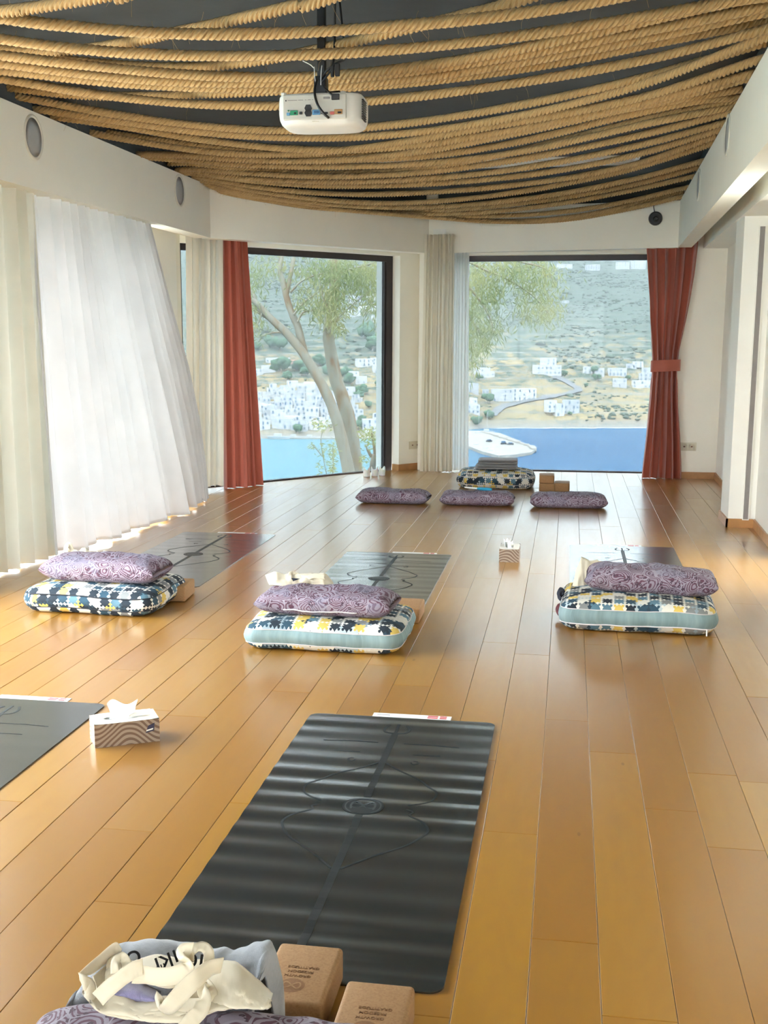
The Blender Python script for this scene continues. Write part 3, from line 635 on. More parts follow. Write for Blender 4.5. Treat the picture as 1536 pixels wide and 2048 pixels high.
def port(x0, z0, x1, z1, m, nm='port', d=.006): MB().rbox(x0, yf-d, z0, x1, yf+.002, z1, .0012, 1).obj(nm, m, t)
X = lambda px: -.1835+(px-110)/1310*.367        # pixels of the 7.68x close-up of the back panel to metres
Z = lambda py: .134-(py-870)/560*.134
port(X(335), Z(1240), X(450), Z(1160), M['green']); port(X(280), Z(1245), X(332), Z(1195), M['blue'])
port(X(395), Z(1225), X(430), Z(1195), M['black'], 'jack', .009); port(X(295), Z(1172), X(320), Z(1150), M['green'], 'jack'); port(X(475), Z(1230), X(522), Z(1185), M['black'])
for py in (1130, 1208):
    MB().prism([(X(555), 0), (X(580), -.014), (X(645), -.014), (X(668), 0), (X(645), .014), (X(580), .014)], 0, .007).obj('serial_port', M['black'], t, loc=(0, yf-.0, Z(py)), rot=(PI/2, 0, 0))
port(X(675), Z(1243), X(795), Z(1158), M['blue'], 'video_port'); port(X(700), Z(1225), X(770), Z(1180), simple('port_blue_dark', (.03, .1, .22)), 'socket_core', .009)
port(X(810), Z(1235), X(845), Z(1212), M['black']); port(X(860), Z(1232), X(910), Z(1200), M['black'])
port(X(945), Z(1245), X(1010), Z(1195), M['red'], 'plug'); port(X(1010), Z(1240), X(1132), Z(1158), M['orange'], 'network_port'); port(X(1060), Z(1232), X(1118), Z(1200), M['black'], 'socket_core', .009)
port(X(970), Z(1003), X(1088), Z(905), M['black'], 'power_inlet', .012); port(X(840), Z(980), X(940), Z(945), M['alu'], 'rating_plate', .003); port(X(262), Z(1005), X(276), Z(982), M['black'])
for k, (a, c) in enumerate(((295, 440), (455, 535), (555, 585), (600, 650), (665, 690))): port(X(a), Z(992), X(c), Z(984), M['alu'], 'caption_mark', .0025)
port(X(670), Z(1344)-.004, X(770), Z(1330)-.004, M['ring'], 'clip', .004)
for k in range(9):
    for q in range(2): MB().box(.1795, .03+q*.05, .030+k*.0095, .1865, .072+q*.05, .0345+k*.0095).obj('vent_slot', M['black'], t)
for sxx in (-.155, .10): MB().lathe([(.012, .132), (.012, .142), (.0, .144)], 12, c=(sxx, .03, 0)).obj('foot', M['proj'], t)
mb = MB(); mb.box(-.02, .05, .136, .02, .15, .15)
for a in (-.10, .085): mb.tube([(0, .1, .15), (a, .06 if a < 0 else .02, .138)], .007, 6)
mb.rbox(-.032, .06, .146, .020, .13, .215, .006, 2); mb.obj('bracket', M['black'], t, smooth=.6)
MB().rbox(-.020, .075, .21, .014, .115, .545, .003, 2).obj('pole', M['black'], t)
# cables and zip ties
for nm, pts, r, m in (
    ('cable', [(-.012, .03, .19), (-.016, .0, .15), (-.012, -.01, .115), (.004, -.022, .075), (.028, -.018, .045), (.045, -.006, .031)], .0055, 'black'),
    ('cable', [(.01, .05, .17), (.03, .01, .150), (.052, -.01, .128), (.066, -.012, .118)], .0045, 'black'),
    ('cable', [(-.005, .06, .20), (.03, .05, .235), (.052, .05, .255), (.058, .06, .33), (.062, .06, .545)], .005, 'black'),
    ('cable', [(.0, .06, .185), (.035, .05, .22), (.056, .045, .25), (.075, .05, .262), (.105, .05, .275), (.118, .05, .305), (.10, .06, .345), (.076, .06, .545)], .0045, 'black'),
    ('zip_tie', [(-.03, .055, .245), (-.045, .05, .258), (-.075, .04, .272)], .0022, 'pen_white'), ('zip_tie', [(-.022, .055, .18), (-.026, .05, .215), (-.028, .055, .25)], .0018, 'pen_white'),
    ('zip_tie', [(0, .055, .175), (.002, .05, .22), (.004, .06, .255)], .0018, 'pen_white')):
    MB().tube(smooth_path(pts, 24), r, 8).obj(nm, M[m], t, smooth=True)
MB().rbox(.044, .04, .205, .058, .06, .25, .003, 2).obj('adapter', M['black'], t); MB().rbox(.062, .04, .208, .082, .06, .258, .003, 2).obj('adapter', M['black'], t)

# ------------------------------------------------------------------ sockets
def socket(p, rz, lab):
    t = thing('wall_socket', lab, 'socket', p, rz)
    MB().rbox(-.080, -.010, -.041, .080, 0, .041, .003, 2).obj('plate', M['socket'], t)
    for x in (-.036, .036):
        r = MB().lathe([(.026, -.0115), (.022, -.0115), (.020, -.0105), (0, -.0105)], 20, axis='Y').obj('outlet', M['socket'], t, smooth=.6, loc=(x, 0, 0))
        MB().rbox(-.010, -.0118, -.008, .010, -.0104, .008, .002, 1).obj('pin_holes', M['bronze'], r)
p = w1(1.935, .1101); socket((p[0], p[1], .258), math.atan2(D1.y, D1.x), 'cream double wall socket beside the dark window frame')
socket((1.185, 12.284, .318), 0, 'cream double wall socket half behind the tied-back curtain')
# ------------------------------------------------------------------ curtains
def curtain(name, label, mat, top, bot, z0, z1, folds, amp, seed, nu=260, nv=40, group='curtains', ampb=None, mid=None, rag=.0, hem=None, cat='curtain'):
    q = random.Random(seed)
    ph = [q.uniform(0, 6.28) for _ in range(6)]
    ampb = amp if ampb is None else ampb
    def path(P, u):
        i = min(int(u*(len(P)-1)), len(P)-2); f = u*(len(P)-1)-i
        return Vector(P[i]).lerp(Vector(P[i+1]), f)
    def fn(u, v):                      # v: 0 hem, 1 top
        uu = u+.012*math.sin(2*PI*u*folds*.37+ph[0])
        a, b = path(top, u), path(bot, u)
        w = 1-v
        p = a.lerp(b, w if mid is None else mid(w))
        t2 = path(top, min(1, u+.01))-path(top, max(0, u-.01)); t2 = t2.to_2d() if len(t2) > 2 else t2
        d = t2.normalized(); n = Vector((d.y, -d.x))
        A = lerp(amp, ampb, w)
        dr = .25*math.sin(v*2.3+ph[1]+u*5)*w
        f = math.sin(2*PI*folds*uu+dr*2+ph[2])*.75+math.sin(2*PI*folds*uu*1.71+ph[3]+dr*3)*.3+.22*math.sin(2*PI*folds*uu*.43+ph[4]+w*1.2)
        side = .35*math.cos(2*PI*folds*uu+dr*2+ph[2])*A
        z = lerp(z0 if hem is None else hem(u), z1, v)+(rag*math.sin(2*PI*folds*uu*1.3+ph[5]) if v == 0 else 0)
        return (p.x+n.x*f*A+d.x*side, p.y+n.y*f*A+d.y*side, z)
    mb = MB(); mb.grid(fn, nu, nv)
    o = mb.obj(name, mat, smooth=True)
    return tag(o, label, cat, group)
def w1v(s, o): return Vector(w1(s, o))
curtain('drape', 'long cream drape at the edge of the picture beside the blown sheer', M['cream'], [(-3.225, 5.7), (-3.225, 6.4), (-3.225, 7.02)], [(-3.24, 5.6), (-3.26, 6.42), (-3.20, 7.10)], .012, 2.40, 9, .050, 3, nu=300)
curtain('drape', 'grey beige drape between the narrow window slit and the rust drape', M['beige'], [(-3.305, 10.36), (-3.07, 10.65)], [(-3.335, 10.32), (-3.10, 10.615)], .040, 2.40, 6, .030, 5, rag=.006)
curtain('drape', 'dark rust velvet drape hanging straight at the left picture window', M['rust'], [(-3.085, 10.632), (-2.927, 10.833)], [(-3.105, 10.605), (-2.835, 10.945)], .004, 2.40, 4, .040, 8, ampb=.060)
curtain('drape', 'cream drape hanging straight beside the power socket between the two windows', M['cream_brightened'], [(-1.475, 12.40), (-1.175, 12.40)], [(-1.495, 12.40), (-1.165, 12.40)], .006, 2.40, 8, .034, 12)
curtain('sheer_curtain', 'narrow white sheer curtain next to the right picture window', M['sheer_brightened'], [(-1.20, 12.50), (-1.035, 12.49)], [(-1.21, 12.50), (-1.00, 12.48)], .012, 2.40, 6, .018, 14)
# big sheer curtain blown along the room by the draught
edge = [(2.50, -3.205, 8.78), (2.22, -3.20, 9.00), (1.663, -3.17, 9.37), (1.148, -3.12, 9.677), (.692, -3.06, 9.768), (.30, -3.025, 9.80), (.012, -3.01, 9.783)][::-1]
hemp = [(0, -3.15, 7.02), (.12, -3.10, 7.33), (.22, -3.06, 7.60), (.36, -3.04, 8.0), (.52, -3.00, 8.5), (.80, -2.965, 9.27), (1, -3.01, 9.783)]
def sheer(u, v):
    w = 1-v; z = v*2.42+.018*(1-v)
    ex, ey = interp([(a, b) for a, b, c in edge], z), interp([(a, c) for a, b, c in edge], z)
    hx, hy = interp([(a, b) for a, b, c in hemp], u), interp([(a, c) for a, b, c in hemp], u)
    ty = 6.98+(8.95-6.98)*u
    k = w**1.15
    x = lerp(-3.205-.05*max(0, 1-u*6), hx-.04*max(0, 1-u*8), k); y = lerp(ty, hy, k)
    # pull the free edge onto its own curve
    g = u**3; x = lerp(x, ex, g); y = lerp(y, ey, g)
    fold = 19
    uu = u+.01*math.sin(u*19)
    am = .032*(1-.3*w)+.034*w*math.sin(PI*min(1, u*1.15))
    loose = .5+.5*math.sin(u*11+1.3)
    f = math.sin(2*PI*fold*uu*lerp(1, .995, w)+.8*math.sin(v*2+u*7))*(1-.5*w)+(math.sin(2*PI*8.3*uu+1.1+.7*w)+.35*math.sin(4*PI*8.3*uu+2))*1.0*(.25+.75*w)*loose+.35*math.sin(2*PI*fold*1.6*uu)*v**3
    return (x+f*am, y+.3*am*math.cos(2*PI*fold*uu)*(1-w), z+(.012*math.sin(u*40) if v == 0 else 0))
mb = MB(); mb.grid(sheer, 420, 60)
mb2 = MB()
o = mb.obj('sheer_curtain', M['sheer'], smooth=True)
tag(o, 'wide white sheer curtain blown inward over the sliding door', 'curtain', 'curtains')
hm = MB(); hm.grid(lambda u, v: Vector(sheer(u, .0))+Vector((.0012, 0, v*.022)), 420, 1); hm.obj('hem', M['sheer'], o, smooth=True)
# tied-back rust drape
TB = [(0, .742, 1.145), (.12, .748, 1.140), (.40, .770, 1.115), (.75, .790, 1.075), (1.0, .800, 1.053), (1.12, .803, 1.050), (1.25, .790, 1.062), (1.55, .757, 1.113), (1.74, .742, 1.140), (2.0, .712, 1.170), (2.22, .690, 1.185), (2.42, .685, 1.19)]
def tied(u, v):
    z = .004+v*2.42
    a, b = interp([(p[0], p[1]) for p in TB], z), interp([(p[0], p[2]) for p in TB], z)
    x = lerp(a, b, u); wd = b-a
    pin = math.exp(-((z-1.11)/.28)**2)
    am = lerp(.046, .054, pin)*(1.25 if z < 1 else 1)
    f = math.sin(2*PI*5.5*u+1.0+.5*math.sin(z*2))*.8+.4*math.sin(2*PI*9.3*u+2+z*.6)
    bulge = .05*math.sin(PI*u)*pin
    return (x+.3*am*math.cos(2*PI*5.5*u+1.0), 12.205-f*am-bulge, z)
mb = MB(); mb.grid(tied, 260, 70); o = mb.obj('drape', M['rust'], smooth=True)
tag(o, 'rust velvet drape gathered by a tieback at the right picture window', 'curtain', 'curtains')
band = MB()
def bandf(u, v):
    a = 2*PI*u; z = 1.055+.11*v
    return (.926+.142*math.cos(a), 12.185+.098*math.sin(a)+.004*math.sin(a*5), z+.012*math.cos(a+.5)*.6)
band.grid(bandf, 72, 4, cu=True)
bo = band.obj('tieback', M['rust'], smooth=True); tag(bo, 'rust velvet tieback wrapped around the gathered drape', 'tieback')
# ------------------------------------------------------------------ yoga mats
def ribbon(mb, P, w, zf, mi=0, lift=.0006):
    """flat strip along P on the surface zf"""
    P = [Vector(p).to_2d() for p in P]; n = len(P); o = len(mb.v); vs = []
    for i in range(n):
        t = (P[min(i+1, n-1)]-P[max(i-1, 0)]).normalized(); nn = Vector((-t.y, t.x))*w/2
        for q in (P[i]+nn, P[i]-nn): vs.append((q.x, q.y, zf(q.x, q.y)+lift))
    mb.add(vs, [(2*i, 2*i+1, 2*i+3, 2*i+2) for i in range(n-1)], mi)
def sm2(pts, n=24): return [p.to_2d() for p in smooth_path([(x, y, 0) for x, y in pts], n)]
def yoga_mat(x, y, label, amp, seed, length=1.85, width=.68):
    q = random.Random(seed); t = thing('yoga_mat', label, 'yoga mat', (x, y, 0), 0, 'yoga mats laid out on the floor')
    L2, W2, rc = length/2, width/2, .035
    ks = [(2*PI/q.uniform(.10, .15), q.uniform(0, 6), q.uniform(-.5, .5)) for _ in range(3)]
    def zf(px, py):
        e = min(1, max(0, (L2-abs(py))/.05))
        h = sum(math.sin(k*py+p+s*px*3)*a for (k, p, s), a in zip(ks, (.55, .4, .3)))
        big = nz(px*1.5+seed, py*2.2, 0, 1)
        return .0045+max(0, amp*(h*.5+.55)*(.65+.7*big))*e
    def outline(px, py):
        ax, ay = abs(px), abs(py)
        if ax > W2-rc and ay > L2-rc:
            dx, dy = ax-(W2-rc), ay-(L2-rc); d = math.hypot(dx, dy)
            m = max(dx, dy)
            if d > 1e-9: ax, ay = W2-rc+dx*m/d, L2-rc+dy*m/d
        return sgn(px)*ax, sgn(py)*ay
    nx, ny = 40, 300 if amp > .002 else 90
    xs = [-W2+width*i/nx for i in range(nx+1)]; xs = sorted(set(xs+[-W2+rc*k/5 for k in range(1, 5)]+[W2-rc*k/5 for k in range(1, 5)]))
    ys = [-L2+length*i/ny for i in range(ny+1)]; ys = sorted(set(ys+[-L2+rc*k/5 for k in range(1, 5)]+[L2-rc*k/5 for k in range(1, 5)]))
    mb = MB(); nX, nY = len(xs), len(ys); vs = []
    for b in ys:
        for a in xs:
            px, py = outline(a, b); vs.append((px, py, zf(px, py)))
    fs = [(j*nX+i, j*nX+i+1, (j+1)*nX+i+1, (j+1)*nX+i) for j in range(nY-1) for i in range(nX-1)]
    rim = [i for i in range(nX)]+[j*nX+nX-1 for j in range(1, nY)]+[(nY-1)*nX+i for i in range(nX-2, -1, -1)]+[j*nX for j in range(nY-2, 0, -1)]
    mb.add(vs, fs)
    o = len(mb.v); m = len(rim)
    mb.v += [(vs[i][0], vs[i][1], .0003) for i in rim]
    for k in range(m): mb.f.append((rim[k], o+k, o+(k+1) % m, rim[(k+1) % m])); mb.mi.append(0)
    mb.obj('sheet', M['mat'], t, smooth=.6)
    pr = MB()
    up = [(.004, .458), (-.0875, .356), (-.143, .30), (-.1763, .2491), (-.203, .205), (-.2008, .1577), (-.1728, .115), (-.1321, .0867)]
    lo = [(-.130, .060), (-.152, .045), (-.146, .020), (-.189, -.0288), (-.2095, -.0705), (-.2058, -.107), (-.1753, -.1738), (-.1231, -.2338), (-.0797, -.2817), (-.012, -.3654)]
    for s in (1, -1):
        for P in (up, lo): ribbon(pr, [(p.x*s, p.y) for p in sm2(P, 40)], .0075, zf)
        ribbon(pr, [(s*.045, .640), (s*.14, .642), (s*.235, .632)], .005, zf); ribbon(pr, [(s*.09, .533), (s*.18, .536)], .004, zf)
        ribbon(pr, [(s*(.105+.012*math.cos(a)), .455+.016*math.sin(a)) for a in [i*PI/6 for i in range(-6, 5)]], .004, zf)
    for a, b in ((.14, .745), (-.9, .0)):
        pts = [(0, a+(b-a)*i/30) for i in range(31)]; ribbon(pr, pts, .022, zf)
    for s in (-1, 0, 1):                                   # trident head
        ribbon(pr, sm2([(0, .742), (s*.034, .752), (s*.044, .790), (s*.030, .832)] if s else [(0, .74), (0, .79), (0, .84)], 14), .010, zf)
    pr.obj('printed_lines', M['mat_print'], t)
    em = MB(); cy = .064
    disk = [(0, cy)]+[(.062*math.cos(2*PI*i/36), cy+.062*math.sin(2*PI*i/36)) for i in range(36)]
    em.add([(a, b, zf(a, b)+.0009) for a, b in disk], [(0, 1+i, 1+(i+1) % 36) for i in range(36)])
    e = em.obj('emblem', M['mat_print'], t)
    kn = MB()
    ribbon(kn, [(.053*math.cos(2*PI*i/36), cy+.053*math.sin(2*PI*i/36)) for i in range(37)], .005, zf, 0, .0014)
    ribbon(kn, [(.036*math.sin(a), cy+.026*math.sin(2*a)) for a in [2*PI*i/48 for i in range(49)]], .0065, zf, 0, .0014)
    ribbon(kn, [(.020*math.sin(a)+.018, cy+.014*math.cos(a)) for a in [2*PI*i/24 for i in range(20)]], .004, zf, 0, .0014)
    ribbon(kn, [(-.020*math.sin(a)-.018, cy-.014*math.cos(a)) for a in [2*PI*i/24 for i in range(20)]], .004, zf, 0, .0014)
    kn.obj('knot', M['mat_print_light'], e)
    return t
yoga_mat(-.562, 3.262, 'rippled black yoga mat nearest the camera, cork blocks on its near end', .0036, 11)
yoga_mat(-1.045, 6.655, 'rippled yoga mat behind the middle cushion stack', .0042, 23)
yoga_mat(.382, 7.185, 'flat yoga mat behind the right cushion stack, reflecting pale sky', .0004, 31)
yoga_mat(-2.345, 7.235, 'yoga mat beside the blown sheer curtain', .0016, 41)
yoga_mat(-2.032, 3.232, 'yoga mat cut off by the frame beside the nearer tissue box', .0004, 51)
def paper_strip(x, y, lab):
    t = thing('paper_strip', lab, 'paper strip', (x, y, .0004), 0, 'paper strips at the mat ends')
    MB().rbox(-.145, 0, 0, .145, .046, .0022, .0008, 1).obj('strip', M['paper'], t)
    for a, b in ((.058, .096), (.103, .128)):
        for c in (.010, .028): MB().box(a, c, .0022, b, c+.012, .0026).obj('red_mark', M['red_print'], t)
    MB().box(-.130, .022, .0022, -.082, .028, .0026).obj('grey_caption', M['alu'], t)
paper_strip(-.530, 4.192, 'white paper strip with red marks at the rippled near mat')
paper_strip(-2.00, 4.162, 'white paper strip at the end of the mat near the tissue box')
paper_strip(-.95, 7.585, 'white paper strip at the far end of the middle mat')
paper_strip(.37, 8.115, 'white paper strip at the far end of the mat by the side wall')
paper_strip(-2.30, 8.165, 'white paper strip at the mat end beside the sheer curtain')

# ------------------------------------------------------------------ floor cushions
def rrect(a, b, r, n):
    """n points evenly spaced round a rounded rectangle with half sizes a,b; returns (x,y,arc)"""
    segs = []; per = 4*(a-r)+4*(b-r)+2*PI*r; out = []
    for i in range(n):
        s = per*i/n; q = s
        l1, l2, l3 = 2*(a-r), 2*(b-r), PI*r/2
        for kind, l in (('b', l1), ('c1', l3), ('r', l2), ('c2', l3), ('t', l1), ('c3', l3), ('l', l2), ('c4', l3)):
            if q <= l: break
            q -= l
        f = q
        if kind == 'b': p = (-(a-r)+f, -b)
        elif kind == 'r': p = (a, -(b-r)+f)
        elif kind == 't': p = ((a-r)-f, b)
        elif kind == 'l': p = (-a, (b-r)-f)
        else:
            k = int(kind[1])-1; cxx, cyy = ((a-r), (a-r), -(a-r), -(a-r))[k], (-(b-r), (b-r), (b-r), -(b-r))[k]
            an = -PI/2+k*PI/2+f/r; p = (cxx+r*math.cos(an), cyy+r*math.sin(an))
        out.append((p[0], p[1], s))
    return out
def floor_cushion(label, x, y, rz, w, d, h, side, seed, zip_=None, z=0, piping=None, slump=.0):
    t = thing('floor_cushion', label, 'cushion', (x, y, z), rz, 'square puzzle print floor cushions')
    N = 168; base = rrect(w/2, d/2, .075, N)
    def ring(sc_, z_, out=0.0, wr=1):
        pts = []
        for (px, py, s) in base:
            l = math.hypot(px/(w/2), py/(d/2)); nx_, ny_ = px/max(1e-6, math.hypot(px, py)), py/max(1e-6, math.hypot(px, py))
            wv = .004*nz(s*26+seed, z_*8, seed)*wr+.006*nz(s*7+seed*3, z_*4)*wr
            zz = z_+(.004*nz(px*9+seed, py*9, z_*5)+.010*nz(px*3.1+seed, py*3.1, 7))*wr
            zz -= slump*max(0, -py/(d/2))*z_*1.2
            pts.append((px*sc_+nx_*(out+wv), py*sc_+ny_*(out+wv), max(.0015, zz)))
        return pts
    def panel(rings, name, mat, closed_c, uvside=False):
        mb = MB(); vs = []; uv = []
        for (sc_, z_, out) in rings:
            R_ = ring(sc_, z_, out); vs += R_
            uv += [(p[0]+.02*seed, p[1]+.37*seed) if not uvside else (b[2], z_) for p, b in zip(R_, base)]
        nr = len(rings)
        fs = [(j*N+i, j*N+(i+1) % N, (j+1)*N+(i+1) % N, (j+1)*N+i) for j in range(nr-1) for i in range(N)]
        if uvside:                     # let the pattern close: duplicate seam is hidden at the back corner
            pass
        mb.add(vs, fs, 0, uv)
        if closed_c is not None:
            mb.v.append((0, 0, closed_c)); mb.uv[len(mb.v)-1] = (.02*seed, .37*seed); c = len(mb.v)-1; j = nr-1
            for i in range(N): mb.f.append((j*N+i, j*N+(i+1) % N, c)); mb.mi.append(0)
        if name == 'bottom_panel': mb.f = [tuple(reversed(f)) for f in mb.f]
        return mb.obj(name, mat, t, smooth=True)
    zt, zb = h*.74, h*.26
    panel([(1, zt, .0), (.985, zt+h*.07, 0), (.955, zt+h*.14, 0), (.90, zt+h*.20, 0), (.8, h*.985, 0), (.65, h*1.02, 0), (.45, h*1.05, 0), (.25, h*1.06, 0), (.1, h*1.065, 0)], 'top_panel', M['puzzle'], h*1.065)
    panel([(1, zb, .0), (.985, zb-h*.07, 0), (.955, zb-h*.15, 0), (.90, zb-h*.22, 0), (.85, .002, 0), (.5, .002, 0)], 'bottom_panel', M['puzzle'], .002)
    panel([(1, zb, 0), (1, zb+h*.06, .006), (1, zb+h*.14, .011), (1, h*.5, .014), (1, zt-h*.14, .011), (1, zt-h*.06, .006), (1, zt, 0)], 'side_band', side, None, True)
    for zz, nm in ((zt, 'piping'), (zb, 'piping')):
        R_ = ring(1.0, zz, .0015); mb = MB(); mb.tube(R_+[R_[0]], .0022, 5, cap=False); mb.obj(nm, piping or M['zip'], t, smooth=True)
    if zip_:
        zz = zt if zip_ == 'top' else zb
        R_ = [p for p in ring(1.0, zz, .0035)]; fr = [p for p in R_ if p[1] < -d*.40 and abs(p[0]) < w*.45]; fr.sort(key=lambda p: p[0])
        mb = MB(); mb.tube(fr, .0034, 6); mb.obj('zip', M['zip_dark'] if zip_ == 'top' else M['zip'], t, smooth=True)
        e = fr[-1] if zip_ != 'top' else fr[0]
        mb = MB(); mb.rbox(e[0]-.003, e[1]-.006, e[2]-.03, e[0]+.003, e[1]-.003, e[2], .001, 1); mb.obj('zip_pull', M['paper'], t)
    return t
def bolster(label, x, y, z, rz, w=.62, d=.27, h=.125, seed=1, zip_=False, tilt=0):
    t = thing('bolster', label, 'bolster', (x, y, z), rz, 'purple paisley bolsters'); t.rotation_euler = (0, tilt, rz)
    nu, nv = 72, 40
    def fn(u, v):
        a = 2*PI*v; X = -1+2*u; e = abs(X)
        taper = max(0, 1-e**8.5)**.66
        hh = h/2*(.22+.78*taper); dd = d/2*(.95+.05*taper)
        n = 3.0
        cy_ = sgn(math.cos(a))*abs(math.cos(a))**(2/n); cz_ = sgn(math.sin(a))*abs(math.sin(a))**(2/n)
        yy, zz = cy_*dd, cz_*hh+h/2*(1-.10*(1-taper))
        wv = .010*nz(X*2.2+seed, yy*5, zz*5+seed)+.005*nz(X*7+seed, yy*14, zz*14)
        xx = X*w/2*(1+.014*math.cos(2*a)*e**4)
        bottom = max(0, -cz_)
        return (xx, yy*(1-.10*bottom)+wv*.6, max(.001, zz+wv*(1-bottom)-.004*bottom))
    mb = MB(); mb.grid(fn, nu, nv, cv=True, uv=lambda u, v: (u*w+seed*.7, v*2*(d+h)*.82+seed*.3))
    ring0 = [j*(nu+1) for j in range(nv)]; ring1 = [j*(nu+1)+nu for j in range(nv)]
    mb.f.append(tuple(ring0[::-1])); mb.mi.append(0); mb.f.append(tuple(ring1)); mb.mi.append(0)
    mb.obj('cover', M['paisley'], t, smooth=True)
    if zip_:
        P = [Vector(fn(u, .535)) for u in [.22+.55*i/30 for i in range(31)]]
        mb = MB(); mb.tube([p+Vector((0, -.003, 0)) for p in P], .0028, 6); mb.obj('zip', M['zip'], t, smooth=True)
    return t
floor_cushion('puzzle print floor cushion with print on its sides, at the left of the front row', -2.352, 5.835, -.03, .69, .56, .135, M['puzzle'], 3, 'top', piping=M['zip_dark'])
floor_cushion('puzzle print floor cushion with smooth blue sides, middle of the front row', -1.045, 5.315, .0, .71, .55, .132, M['band'], 5, None)
floor_cushion('puzzle print floor cushion with blue sides and an open zip, by the side wall', .365, 5.915, -.045, .72, .55, .150, M['band'], 7, 'bottom')
floor_cushion('puzzle print floor cushion below the folded grey blankets at the far window', -.645, 11.30, .02, .70, .50, .160, M['puzzle'], 9)
floor_cushion('puzzle print floor cushion under the nearest bolster', -.55, 1.655, .0, .70, .50, .125, M['band'], 13)
bolster('purple paisley bolster on the cushion stack at the left of the front row', -2.335, 5.80, .139, -.05, .62, .30, .128, 2)
bolster('purple paisley bolster with a pale zip on the middle cushion stack', -1.055, 5.275, .136, -.055, .62, .30, .115, 4, True)
bolster('purple paisley bolster on the cushion stack by the side wall', .425, 5.93, .152, -.055, .62, .25, .128, 6, tilt=.02)
bolster('purple paisley bolster on the floor nearest the left picture window', -1.43, 9.99, 0, -.05, .60, .27, .118, 8)
bolster('purple paisley bolster carrying the blue and white tube', -.722, 10.0, 0, .01, .61, .27, .120, 10)
bolster('purple paisley bolster on the floor in front of the three far blocks', .03, 9.98, 0, .02, .62, .27, .122, 12)
bolster('purple paisley bolster cut off by the bottom edge, under the near tote bag', -.55, 1.685, .130, .045, .64, .29, .128, 14)

# ------------------------------------------------------------------ cork blocks
def text_mesh(txt, size, mat, parent, name, loc, rot, thick=.0006):
    c = bpy.data.curves.new(name, 'FONT'); c.body = txt; c.size = size; c.align_x = 'CENTER'; c.align_y = 'CENTER'; c.extrude = thick
    o = bpy.data.objects.new(name+'_text', c); COL.objects.link(o)
    dg = bpy.context.evaluated_depsgraph_get(); me = bpy.data.meshes.new_from_object(o.evaluated_get(dg))
    bpy.data.objects.remove(o); me.materials.clear(); me.materials.append(mat)
    r = bpy.data.objects.new(name, me); COL.objects.link(r); r.parent = parent; r.location = loc; r.rotation_euler = rot
    return r
def cork_block(label, x, y, z, rz, dims=(.14, .235, .075), marks=False, brown=True):
    t = thing('cork_block', label, 'yoga block', (x, y, z), rz, 'cork yoga blocks')
    a, b, c = dims
    MB().rbox(-a/2, -b/2, 0, a/2, b/2, c, .010, 4).obj('block', M['cork'], t, smooth=.5)
    if marks:
        for k, s in enumerate(('GRATITUDE', 'FREEDOM', 'GROWTH')): text_mesh(s, .0125, M['cork_dark'], t, 'stamped_text', (.004-.003*k, .018-.017*k+.0, c+.0003), (0, 0, PI))
        e = MB(); e.lathe([(0, .0005), (.024, .0005), (.027, .0003)], 30); eo = e.obj('stamped_emblem', M['cork_dark'], t, loc=(-.006, -.055, c))
        kn = MB(); ribbon(kn, [(.018*math.sin(q), .011*math.sin(2*q)) for q in [2*PI*i/40 for i in range(41)]], .0035, lambda x_, y_: .0009); kn.obj('knot', M['cork'], eo)
    return t
cork_block('cork yoga block with stamped text lying against the near tote bag', -.510, 2.240, .0055, .0, marks=True)
cork_block('cork yoga block with stamped text half hidden by the near bolster corner', -.338, 2.112, .0055, .0, marks=True)
cork_block('cork yoga block beside the cushion at the left of the front row', -2.035, 6.04, .0035, .08, (.14, .235, .082))
cork_block('cork yoga block tucked behind the middle cushion stack', -.752, 5.78, .0045, .0, (.14, .235, .075))
cork_block('small cork block lying under another one beside the far cushion', -.168, 11.08, 0, 0, (.136, .21, .074))
cork_block('small cork block lying on top of another one beside the far cushion', -.170, 11.08, .0745, .02, (.136, .21, .074))
cork_block('small cork block lying alone on the floor right of the two stacked far blocks', -.030, 11.085, 0, -.01, (.136, .21, .080))

